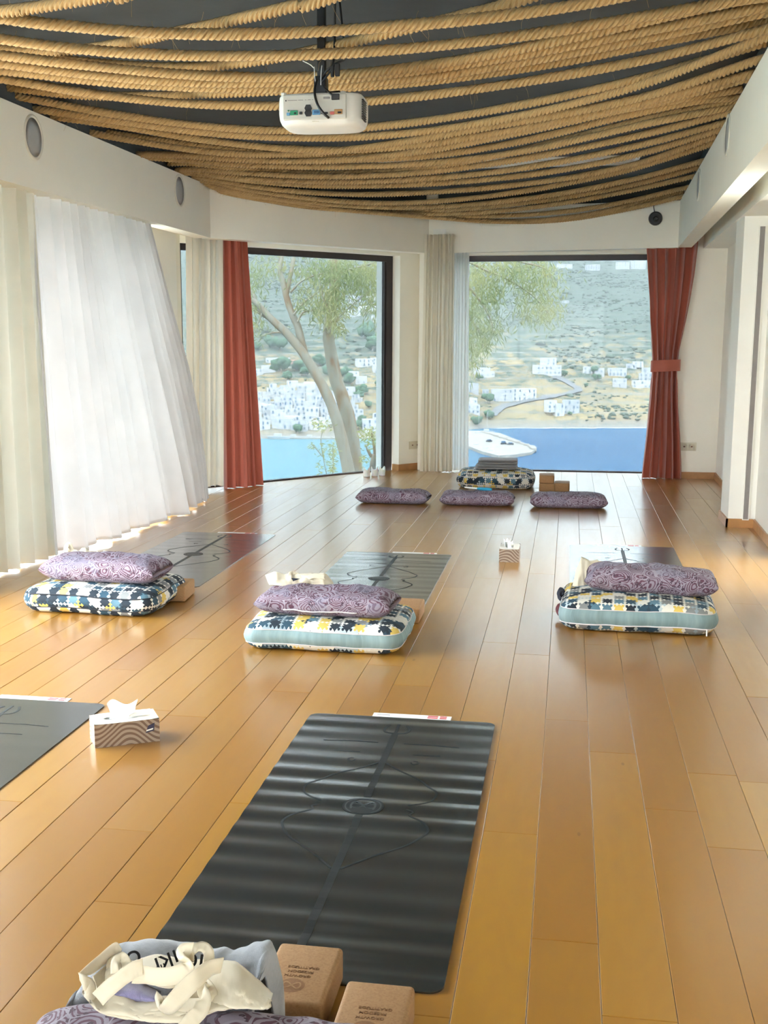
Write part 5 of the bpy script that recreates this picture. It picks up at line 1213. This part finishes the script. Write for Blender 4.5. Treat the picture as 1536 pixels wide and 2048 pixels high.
# houses
HR = random.Random(21)
KEEP = []
def house(cx, by, w, h, label, group, boxes=None, arch=False, seed=0, mat='lime', yaw=None, nwin=None):
    base = hit(cx, by); KEEP.append((base.x, base.y, 3+w*math.hypot(base.x, base.y)/FPX*.85)); dist = math.hypot(base.x, base.y); k = dist/FPX*1.0
    W_, H_ = w*k, h*k
    az = math.atan2(-base.x, -base.y)                      # towards us
    yaw_ = math.atan2(base.x, base.y)*-1+(HR.uniform(-.3, .3) if yaw is None else yaw)
    zb = min(terr(base.x+a*W_*.5, base.y+b*W_*.4) for a in (-1, 0, 1) for b in (0, 1, 2))
    t = thing('house', label, 'house', (base.x, base.y, base.z), yaw_, group)
    low = min(0, zb-base.z)-.5
    for (a0, a1, b0, b1, dp, wn) in (boxes or [(0, 1, 0, 1, .7, None)]):
        x0, x1, z0, z1 = (a0-.5)*W_, (a1-.5)*W_, b0*H_, b1*H_
        D = max(5.0, dp*W_); y0 = (0 if b0 == 0 else .15*W_)
        m = MB(); m.box(x0, y0, low if b0 == 0 else z0, x1, y0+D, z1-.35)
        m.box(x0, y0, z1-.35, x0+.25, y0+D, z1); m.box(x1-.25, y0, z1-.35, x1, y0+D, z1); m.box(x0+.25, y0, z1-.35, x1-.25, y0+.25, z1); m.box(x0+.25, y0+D-.25, z1-.35, x1-.25, y0+D, z1)
        vol = m.obj('volume', M[mat], t)
        nf = max(1, round((z1-z0)/3.1)); nwx = wn or max(2, int((x1-x0)/2.9))
        if (x1-x0) < 2.5: continue
        ww = min(.95, (x1-x0)/nwx*.36)
        for fz in range(nf):
            for i in range(nwx):
                if HR.random() < .35: continue
                wx = x0+(x1-x0)*(i+.5)/nwx+HR.uniform(-.2, .2); wz = z0+(fz+.5)*(z1-z0)/nf-.1; wh = .62 if HR.random() < .65 else .95
                mm = MB(); p = [(-ww/2, -wh), (ww/2, -wh), (ww/2, wh*.55)]+([(ww*.3, wh*.9), (-ww*.3, wh*.9)] if arch else [(ww/2, wh), (-ww/2, wh)])+([(-ww/2, wh*.55)] if arch else [])
                mm.prism(p, -.02, .06); mm.obj('window', M['shutter'], vol, loc=(wx, y0, wz), rot=(PI/2, 0, 0))
    return t
two = lambda a, b: [(0, 1, 0, .55, .7, None), (a, b, .55, 1, .5, None)]
RH = [
 (1093.5, 750, 56, 33, [(0, 1, 0, .56, .5, None), (.25, .82, .56, 1, .4, 3)], 'wide white two-tier villa in the middle of the open hillside', 0),
 (969, 755, 40, 19, [(0, .78, 0, 1, .6, 3), (.78, 1, 0, .6, .5, 1)], 'white house with stepped end above the terraced rows, beside the foliage', .1),
 (1005, 803, 41, 24, [(0, 1, 0, 1, .5, 4)], 'white row house with arched openings, nearer the sheer curtain of the pair by the road', .15),
 (1049, 801, 46, 23, [(0, 1, 0, 1, .5, 5)], 'white row house with arched openings, farther along the road from the sheer curtain', .1),
 (1113, 833, 33, 31, [(0, .55, .25, 1, .7, 2), (.45, 1, 0, .8, .6, 2)], 'white stepped villa with pale blue shutters lowest above the sea', .35),
 (1143, 828, 31, 27, [(0, 1, 0, 1, .6, 4)], 'white villa block standing just behind the lowest stepped villa', .2),
 (946, 787, 22, 20, None, 'white three-storey house at the edge of the narrow sheer curtain, upper one', .1),
 (947, 828, 25, 31, [(0, 1, 0, .6, .7, 3), (.2, .8, .6, 1, .5, 2)], 'tall white house at the edge of the narrow sheer curtain, lower one', .1),
 (971, 789, 13, 10, None, 'tiny white hut above the road beside the row houses', 0),
 (1187, 748, 41, 14, [(0, .45, 0, 1, .5, 2), (.55, 1, 0, .8, .5, 2)], 'low white house partly behind a round green tree', 0),
 (1235, 752, 35, 15, None, 'low white house beyond the one with the round tree', .1),
 (1239, 775, 27, 17, None, 'white cube house with small windows below the upper row', .0),
 (1270, 738, 32, 14, [(0, .6, 0, .7, .5, 2), (.4, 1, .2, 1, .5, 2)], 'white house highest of the cluster near the tied-back drape', .1),
 (1292, 762, 26, 25, [(0, 1, 0, .6, .6, 3), (.2, .9, .6, 1, .5, 2)], 'white two-step house touching the edge of the tied-back drape', .1),
 (1284, 776, 36, 14, None, 'low long white house below the two-step one by the drape', .1),
 (1129, 538, 30, 9, None, 'tiny white house at the very top of the hill, by the foliage', 0),
 (1185, 542, 28, 12, None, 'tiny white house at the hilltop in the middle of the right window', 0),
 (1245, 538, 26, 13, None, 'tiny white house at the hilltop nearer the tied-back drape', 0),
 (1276, 537, 28, 14, None, 'tiny white house at the hilltop touching the drape', 0),
 (1131, 607, 14, 6, None, 'tiny white hut alone high on the scrub slope', 0)]
for cx, by, w, h, bx_, lab, yw in RH: house(cx, by, w, h, lab, 'white houses on the open hillside', bx_, arch='arched' in lab or 'villa' in lab, yaw=yw)
VH = [(552, 727, 42, 11, None, 'white flat roofed house high left behind the eucalyptus', 'lime'), (513, 752, 26, 14, None, 'white house touching the rust drape high on the slope', 'lime'), (537, 746, 28, 15, None, 'white house beside the one that touches the rust drape', 'lime'),
 (579, 728, 26, 8, None, 'low terracotta building beside the trunk of the eucalyptus', 'pink')]
for cx, by, w, h, bx_, lab, mt_ in VH: house(cx, by, w, h, lab, 'houses above the harbour village', bx_, mat=mt_)
ORDS = ORD
vill = []
for (y0, xa, xb, step, w, h) in ((778, 585, 640, 19, 24, 13), (789, 545, 655, 20, 26, 15), (800, 515, 668, 21, 26, 16), (812, 512, 672, 22, 27, 17), (824, 511, 676, 22, 27, 18), (836, 512, 682, 23, 28, 18), (848, 513, 690, 25, 29, 18), (861, 530, 640, 34, 36, 17)):
    x = xa; rw = int((861-y0)/12+.5); ci = 0
    while x < xb: vill.append((x+HR.uniform(-4, 4), y0+HR.uniform(-3, 3), w*HR.uniform(.75, 1.2), h*HR.uniform(.8, 1.25), 'white cubic house, %s village row above the quay, %s from the rust drape' % (ORDS[rw], ORDS[ci]))); x += step; ci += 1
vill += [(a, b, c, d, 'white cubic house right of the twin trunks, %s upward from the quay' % ORDS[4-i]) for i, (a, b, c, d) in enumerate(((700, 792, 22, 18), (712, 806, 20, 17), (706, 820, 22, 18), (718, 835, 18, 16), (703, 845, 22, 18)))]
for i, (x, y, w, h, lab) in enumerate(vill):
    bx_ = None if HR.random() < .5 else ([(0, 1, 0, .58, .7, None), (HR.uniform(0, .3), HR.uniform(.65, 1), .58, 1, .5, None)])
    house(x, y, w, h, lab, 'white houses of the harbour village', bx_)
for i, (x, y, w, h) in enumerate(((752, 870, 46, 17), (745, 856, 40, 17), (760, 843, 30, 16), (768, 826, 22, 20))): house(x, y, w, h, 'white house by the dark window jamb, %s upward from the shore' % ORDS[i], 'white houses by the dark window jamb')
for i, (x, y, w, h) in enumerate(((708, 757, 20, 14), (722, 768, 22, 15), (733, 733, 34, 15), (757, 730, 26, 14), (762, 748, 30, 17), (766, 792, 20, 22))): house(x, y, w, h, 'white house on the upper slope right of the trunks, %s from the trunks' % ORDS[i], 'white houses on the slope by the dark window jamb')
for i, (x, y, w, h) in enumerate(((706, 634, 34, 14), (715, 606, 36, 14), (735, 628, 38, 16), (748, 600, 30, 12), (760, 645, 26, 14))): house(x, y, w, h, 'white house high behind the eucalyptus foliage, %s from the thicker trunk' % ORDS[i], 'white houses behind the foliage')
# trees between the houses
def far_tree(x, y, w, label, group, tall=1.0):
    b = hit(x, y); k = math.hypot(b.x, b.y)/FPX; r = w*k/2; KEEP.append((b.x, b.y, r*1.3+2))
    t = thing('round_tree', label, 'tree', (b.x, b.y, b.z-.3), 0, group)
    pts = [(R2.uniform(-.5, .5)*r, R2.uniform(-.4, .4)*r, r*tall*R2.uniform(.6, 1.15)+.5, r*R2.uniform(.45, .7), r*tall*R2.uniform(.4, .6)) for _ in range(9)]
    stuff(blobs(pts, int(x)).obj('crown', M['tree_far'], t, smooth=True)); MB().tube([(0, 0, -1.5), (0, 0, r*.8)], max(.15, r*.08), 6).obj('trunk', M['bark'], t)
for i, (x, y, w) in enumerate(sorted(((562, 745, 36), (598, 742, 30), (640, 732, 30), (655, 752, 26), (610, 752, 24), (692, 752, 24), (700, 768, 26), (722, 790, 26), (716, 800, 22), (575, 760, 22), (596, 866, 22), (604, 858, 18), (575, 856, 14), (720, 858, 22), (724, 845, 20), (737, 815, 18), (560, 700, 30), (540, 694, 26), (600, 690, 26), (745, 700, 34), (730, 676, 40), (760, 690, 30), (758, 772, 16), (512, 700, 20)))):
    far_tree(x, y, w, 'dark green hillside tree in the left window, %s from the rust drape' % ORDS[i], 'trees seen through the left picture window')
far_tree(757, 795, 9, 'slim dark cypress between white houses by the dark window jamb', None, 2.2)
for x, y, w, lab in ((978, 838, 24, 'round green tree at the shore above the pier, farther from the sheer curtain'), (952, 850, 22, 'low green tree at the shore above the pier, touching the sheer curtain'), (975, 806, 26, 'dark tree in front of the row houses by the road'), (1188, 747, 20, 'round green tree in front of the low white house'), (1195, 762, 18, 'round bush on the slope below the low white house'), (1172, 775, 11, 'small round bush beside the bend of the road'), (1128, 752, 14, 'green bush just right of the wide two-tier villa'), (958, 760, 14, 'small dark bush below the stepped-end house'), (1140, 832, 11, 'green bush between the two lowest villas'), (1256, 760, 12, 'small bush between the houses near the tied-back drape')):
    far_tree(x, y, w, lab, None)
# road draped on the hill
def drape_road(pix, wdt, label):
    P = [hit(a, b) for a, b in pix]; P = smooth_path(P, 60); mb = MB(); vs = []
    for i, p in enumerate(P):
        t_ = (P[min(i+1, 59)]-P[max(i-1, 0)]).to_2d().normalized(); n_ = Vector((-t_.y, t_.x))
        for s in (-1, 1): a = p.to_2d()+n_*s*wdt/2; vs.append((a.x, a.y, max(terr(a.x, a.y), terr(p.x, p.y)-.5)+.55))
    mb.add(vs, [(2*i, 2*i+1, 2*i+3, 2*i+2) for i in range(59)]); o = mb.obj('hill_road', M['asphalt']); o['kind'] = 'structure'; o['label'] = label
    o.modifiers.new('thickness', 'SOLIDIFY').thickness = .3
drape_road([(1105, 757), (1120, 758), (1138, 767), (1157, 780), (1141, 787), (1110, 793), (1075, 800), (1040, 806), (1015, 812), (995, 822), (985, 832)], 6, 'grey road winding down past the villas')
pts = []
while len(pts) < 8500:
    th = R2.uniform(-.30, .12); d = interp(SH, th)+6+(R2.random()**1.3)*900
    x, y = d*math.sin(th), d*math.cos(th)
    if any((x-hx)**2+(y-hy)**2 < hr*hr for hx, hy, hr in KEEP): continue
    if nz(x*.012, y*.012, 4)+.35*nz(x*.05, y*.05, 6)+(.0011*(d-1080)) < R2.uniform(-.25, .5): continue
    r = R2.uniform(.6, 1.6)*(1+(R2.random() < .1)*.9); pts.append((x, y, terr(x, y)+r*.15, r*R2.uniform(.8, 1.5), r*.62))
o = blobs(pts, 3).obj('hill_scrub', M['shrub'], smooth=True); stuff(o, 'grey green scrub dotted over the far hillside', 'shrubs')

# pier with boats
def on_sea(px, py, up=0): r = ray(px, py); k = (SEA+up-CAMH)/r.z; return CO+r*k
pier = [(900, 862), (940, 861), (965, 862), (1000, 866), (1036, 880), (1062, 893), (1070, 899), (1062, 904), (1030, 909), (998, 911), (965, 903), (935, 891), (900, 880)]
P = [on_sea(a, b, 1.6) for a, b in pier]
mb = MB(); mb.prism([(p.x, p.y) for p in P], SEA-2, SEA+1.6); t = mb.obj('harbour_pier', M['stone']); t['kind'] = 'structure'; t['label'] = 'pale stone pier reaching into the bay'
ed = MB()
for a, b in (((965, 864), (1062, 894)), ((1062, 894), (1068, 899))):
    p, q_ = on_sea(*a, 1.6), on_sea(*b, 1.6)
    for i in range(26):
        c = p.lerp(q_, i/25); s = R2.uniform(.8, 1.7); ed.rbox(c.x-s, c.y-s, SEA+.6, c.x+s, c.y+s, SEA+1.6+s*.7, .3, 1)
stuff(ed.obj('breakwater_rocks', M['stone'], t))
def boat(px, py, L, label, mast=0, rz=0, mat='boat', up=0):
    p = on_sea(px, py); t = thing('boat', label, 'boat', (p.x, p.y, SEA), rz, 'boats moored at the pier and quay')
    m = MB()
    def hull(u, v):
        x = (u-.5)*L; bw = L*.16*(1-max(0, (u-.45)/.55)**2.2)*(.72+.28*v); return None
    prof = [(-.5, .11), (-.3, .15), (0, .16), (.25, .12), (.42, .05), (.5, .004)]
    top_ = [(a*L, b*L) for a, b in prof]+[(a*L, -b*L) for a, b in prof[::-1]]; n = len(top_)
    m.add([(x*.94, y*.7, -.2) for x, y in top_]+[(x, y, L*.10+.3) for x, y in top_], [tuple(range(n-1, -1, -1)), tuple(range(n, 2*n))]+[(i, (i+1) % n, n+(i+1) % n, n+i) for i in range(n)])
    m.obj('hull', M[mat], t); MB().rbox(-L*.22, -L*.08, L*.1+.3, L*.12, L*.08, L*.2+.6, .15, 1).obj('cabin', M['boat'], t)
    if mast: MB().tube([(0, 0, .5), (0, 0, mast)], .12, 6).obj('mast', M['boat'], t)
for a in ((957, 871, 10, 'tall-masted white sailing boat at the pier root, nearer the sheer curtain', 15, .6), (974, 866, 10, 'tall-masted white sailing boat at the pier root, farther from the sheer curtain', 14, .4), (953, 895, 8, 'white motor boat alongside the pier, first from the sheer curtain', 0, -.5), (972, 903, 9, 'white motor boat alongside the pier, second from the sheer curtain', 0, -.5), (983, 908, 8, 'white motor boat alongside the pier, third from the sheer curtain', 0, -.5), (558, 878, 14, 'white boat moored off the village quay', 0, .1), (588, 877, 10, 'small white boat off the quay beside the larger one', 0, .1), (620, 877, 9, 'small white boat by the quay in front of the eucalyptus trunk', 0, .1), (715, 877, 9, 'small white boat by the quay right behind the eucalyptus', 0, .1)):
    boat(a[0], a[1], a[2], a[3], a[4], a[5])
for i, (px, py) in enumerate(((978, 884), (1007, 889), (1021, 890))):
    p = on_sea(px, py, 1.6); t = thing('parked_car', ('dark car parked on the pier nearest its root', 'dark van parked on the pier, middle one', 'small dark car parked on the pier nearest its tip')[i], 'car', (p.x, p.y, SEA+1.6), .9)
    MB().rbox(-2, -.85, .3, 2, .85, 1.0, .2, 2).obj('body', M['black'], t); MB().rbox(-1.2, -.75, .95, 1.1, .75, 1.6 if i != 1 else 2.1, .2, 2).obj('cabin', M['boat_blue'], t)
    for sx_ in (-1.2, 1.2):
        for sy_ in (-.8, .8): MB().lathe([(.33, -.1), (.33, .1)], 12, axis='Y').obj('wheel', M['black'], t, loc=(sx_, sy_, .33))
# quay under the village
mb = MB(); Q = [on_sea(a, b, .8) for a, b in ((490, 873), (560, 875), (640, 876), (700, 876), (780, 875), (780, 868), (640, 868), (490, 866))]
mb.prism([(p.x, p.y) for p in Q], SEA-1, SEA+.8); o = mb.obj('village_quay', M['stone']); o['kind'] = 'structure'; o['label'] = 'pale quay and beach below the village'
# surf line on the rocks
sf = MB(); rs = random.Random(4)
for i in range(70):
    th = -.055+.13*i/69; d = interp(SH, th)-3+5*nz(th*60, 0, 5)+3*nz(th*170, 2, 5)+rs.uniform(-2, 1); l = rs.uniform(1.5, 5)
    x, y = d*math.sin(th), d*math.cos(th); sf.rbox(x-l, y-.7, SEA-.05, x+l, y+.7, SEA+.12, .05, 1)
stuff(sf.obj('surf_foam', M['foam']), 'thin white surf along the rocky shore', 'foam')

# ------------------------------------------------------------------ eucalyptus right outside
K = 3.2
def e(x, y): return (340+x/K, 460+y/K)
eu = thing('eucalyptus_tree', 'pale barked eucalyptus with leaning trunks outside the left picture window', 'tree')
def limb(name, pts, d, r0, r1, bend=0, n=30, seed=0):
    P = smooth_path([wp(*e(x, y), d+bend*math.sin(i)) for i, (x, y) in enumerate(pts)], n)
    rr = [lerp(r0, r1, i/(n-1))*d/FPX*(1+.10*nz(i*.55, seed, 1)+.05*nz(i*1.7, seed)) for i in range(n)]
    mb = MB(); mb.tube(P, rr, 14); return mb.obj(name, M['bark'], eu, smooth=True)
limb('trunk', [(1190, 1990), (1165, 1760), (1142, 1545), (1105, 1370), (1062, 1200), (1000, 1045), (930, 915), (842, 775), (742, 655), (690, 608), (640, 560), (590, 505), (540, 455), (490, 430), (400, 360)], 16.8, 14, 4, n=54, seed=1)
limb('trunk', [(1260, 1990), (1220, 1760), (1185, 1545), (1152, 1260), (1105, 1080), (1060, 950), (1032, 800), (1012, 660), (1030, 540), (1050, 400), (1045, 240), (1060, 60)], 17.3, 17.5, 8, seed=2)
limb('branch', [(862, 800), (838, 700), (815, 610), (782, 540), (748, 440), (722, 330), (702, 260), (715, 150), (690, 20)], 16.9, 8.5, 4, seed=3)
limb('branch', [(742, 425), (756, 360), (772, 280), (788, 200), (800, 90)], 16.9, 5.2, 3.5, seed=4)
limb('branch', [(720, 634), (650, 578), (560, 520), (480, 480), (380, 430)], 16.9, 5, 2.5, seed=6)
limb('branch', [(560, 475), (525, 400), (500, 350), (470, 280)], 16.8, 4.2, 2.5, seed=7)
for i, P in enumerate(([(815, 590), (850, 530), (920, 515), (1000, 530)], [(790, 545), (850, 470), (930, 410), (990, 370)], [(770, 400), (840, 330), (930, 290), (1010, 270)], [(600, 505), (560, 600), (510, 660)], [(735, 655), (650, 660), (560, 690)], [(1012, 660), (1080, 560), (1180, 470), (1290, 380)], [(1030, 540), (980, 430), (960, 330), (930, 200)], [(1050, 330), (1130, 260), (1240, 230), (1340, 200)])):
    limb('branch', P, 16.8, 2.2, .8, seed=10+i)
def leaves(clusters, d, parent, mat, n, seed, L=.11, name='foliage', droop=.8):
    r = random.Random(seed); mb = MB(); tot = sum(c[4] for c in clusters)
    for (x, y, sx_, sy_, w_) in clusters:
        for _ in range(int(n*w_/tot)):
            px, py = r.gauss(x, sx_), r.gauss(y, sy_); p = wp(px, py, d+r.gauss(0, .45))
            dr = Vector((r.gauss(0, .55), r.gauss(0, .55), -droop+r.gauss(0, .35))).normalized(); sd = dr.cross(Vector((r.gauss(0, 1), r.gauss(0, 1), r.gauss(0, .4)))).normalized()
            l = L*r.uniform(.6, 1.3); w = l*.055+.003
            mb.add([p, p+dr*l*.4+sd*w, p+dr*l, p+dr*l*.45-sd*w], [(0, 1, 2, 3)])
    return stuff(mb.obj(name, mat, parent))
cl = [(e(*c)[0], e(*c)[1], a/K, b/K, w) for c, a, b, w in (((1040, 440), 50, 90, 1.6), ((1120, 300), 110, 70, 1.6), ((1260, 320), 80, 90, 1.5), ((1060, 250), 80, 40, .9), ((960, 500), 40, 50, .5), ((1300, 460), 50, 60, .5), ((1070, 600), 30, 40, .3), ((620, 230), 90, 60, .5), ((540, 330), 50, 70, .4), ((860, 250), 80, 50, .5), ((900, 400), 60, 60, .35), ((560, 620), 60, 40, .2), ((520, 500), 40, 60, .3), ((1340, 560), 20, 40, .2), ((840, 480), 30, 30, .15), ((1320, 230), 60, 50, .6))]
leaves(cl, 16.9, eu, M['leaf'], 5200, 3, .095)
# overhanging crown in the right window
eu2 = thing('eucalyptus_branches', 'drooping eucalyptus branches hanging into the top of the right picture window', 'branches')
def e2(x, y): return (800+x/2.4, 480+y/2.4)
for i, P_ in enumerate(([(120, -60), (260, 60), (400, 140), (520, 190), (640, 270), (720, 360)], [(150, 40), (280, 180), (360, 260), (430, 370), (450, 450)], [(150, 200), (300, 330), (380, 440), (400, 540)], [(300, -40), (430, 60), (560, 100), (700, 140), (740, 210)])):
    P = smooth_path([wp(*e2(x, y), 16.0) for x, y in P_], 24); mb = MB(); mb.tube(P, [lerp(.022, .006, j/23) for j in range(24)], 8); mb.obj('branch', M['bark'], eu2, smooth=True)
cl = [(e2(*c)[0], e2(*c)[1], a/2.4, b/2.4, w) for c, a, b, w in (((380, 170), 40, 60, 1.4), ((440, 250), 40, 50, 1.2), ((520, 160), 60, 40, 1.0), ((640, 190), 70, 45, 1.2), ((690, 330), 45, 50, 1.3), ((600, 330), 30, 40, .5), ((370, 400), 35, 60, 1.2), ((450, 420), 30, 40, .7), ((350, 540), 25, 50, .6), ((400, 500), 20, 30, .4), ((560, 120), 80, 25, .8), ((340, 300), 30, 60, .8), ((700, 160), 40, 40, .5))]
leaves(cl, 16.0, eu2, M['leaf'], 4200, 8, .095)
# pollarded stump and young shoots low at the left window
st = thing('pollarded_shrub', 'pollarded shrub with yellow green shoots beside the dark window jamb', 'shrub')
def limb2(par, name, pts, d, r0, r1, n=16, mat='bark'):
    P = smooth_path([wp(*e(x, y), d) for x, y in pts], n); mb = MB(); mb.tube(P, [lerp(r0, r1, i/(n-1))*d/FPX for i in range(n)], 10); return mb.obj(name, M[mat], par, smooth=True)
limb2(st, 'stem', [(1310, 1700), (1308, 1560), (1305, 1500), (1320, 1440)], 14.6, 8, 9)
for P_ in ([(1300, 1460), (1270, 1420), (1250, 1370)], [(1325, 1440), (1350, 1410), (1365, 1340)], [(1315, 1440), (1305, 1380), (1290, 1290)]): limb2(st, 'branch', P_, 14.6, 4, 1.2)
cl = [(e(*c)[0], e(*c)[1], a/K, b/K, w) for c, a, b, w in (((1290, 1330), 35, 40, 1), ((1355, 1390), 18, 40, .7), ((1245, 1300), 20, 20, .4), ((1240, 1470), 12, 25, .3), ((1330, 1300), 30, 25, .6))]
leaves(cl, 14.6, st, M['leaf_y'], 420, 5, .065, 'shoots', .2)
sp = thing('young_saplings', 'thin yellow green saplings at the foot of the leaning eucalyptus', 'saplings')
for P_ in ([(1010, 1600), (985, 1480), (965, 1350), (980, 1280)], [(1040, 1600), (1045, 1480), (1040, 1380)], [(975, 1450), (935, 1400), (905, 1370)]): limb2(sp, 'stem', P_, 14.8, 1.0, .6)
cl = [(e(*c)[0], e(*c)[1], a/K, b/K, w) for c, a, b, w in (((1045, 1420), 14, 40, 1), ((1035, 1520), 12, 25, .6), ((965, 1250), 40, 20, .8), ((985, 1420), 20, 40, .5), ((910, 1380), 8, 10, .2), ((960, 1520), 10, 20, .2))]
leaves(cl, 14.8, sp, M['leaf_y'], 380, 6, .06, 'shoots', .2)

# ------------------------------------------------------------------ sea haze over the bay
g = G('sea_haze'); vs_ = g.n('VolumeScatter', None, Color=(.93, .97, 1.0), Density=.00025, Anisotropy=.2)
g.t.links.new(vs_.outputs[0], g.out.inputs['Volume'])
mb = MB(); mb.box(-1500, 80, SEA-3, 900, 2300, 330); o = mb.obj('haze', g.m); o['kind'] = 'structure'; o['label'] = 'pale sea haze over the bay'
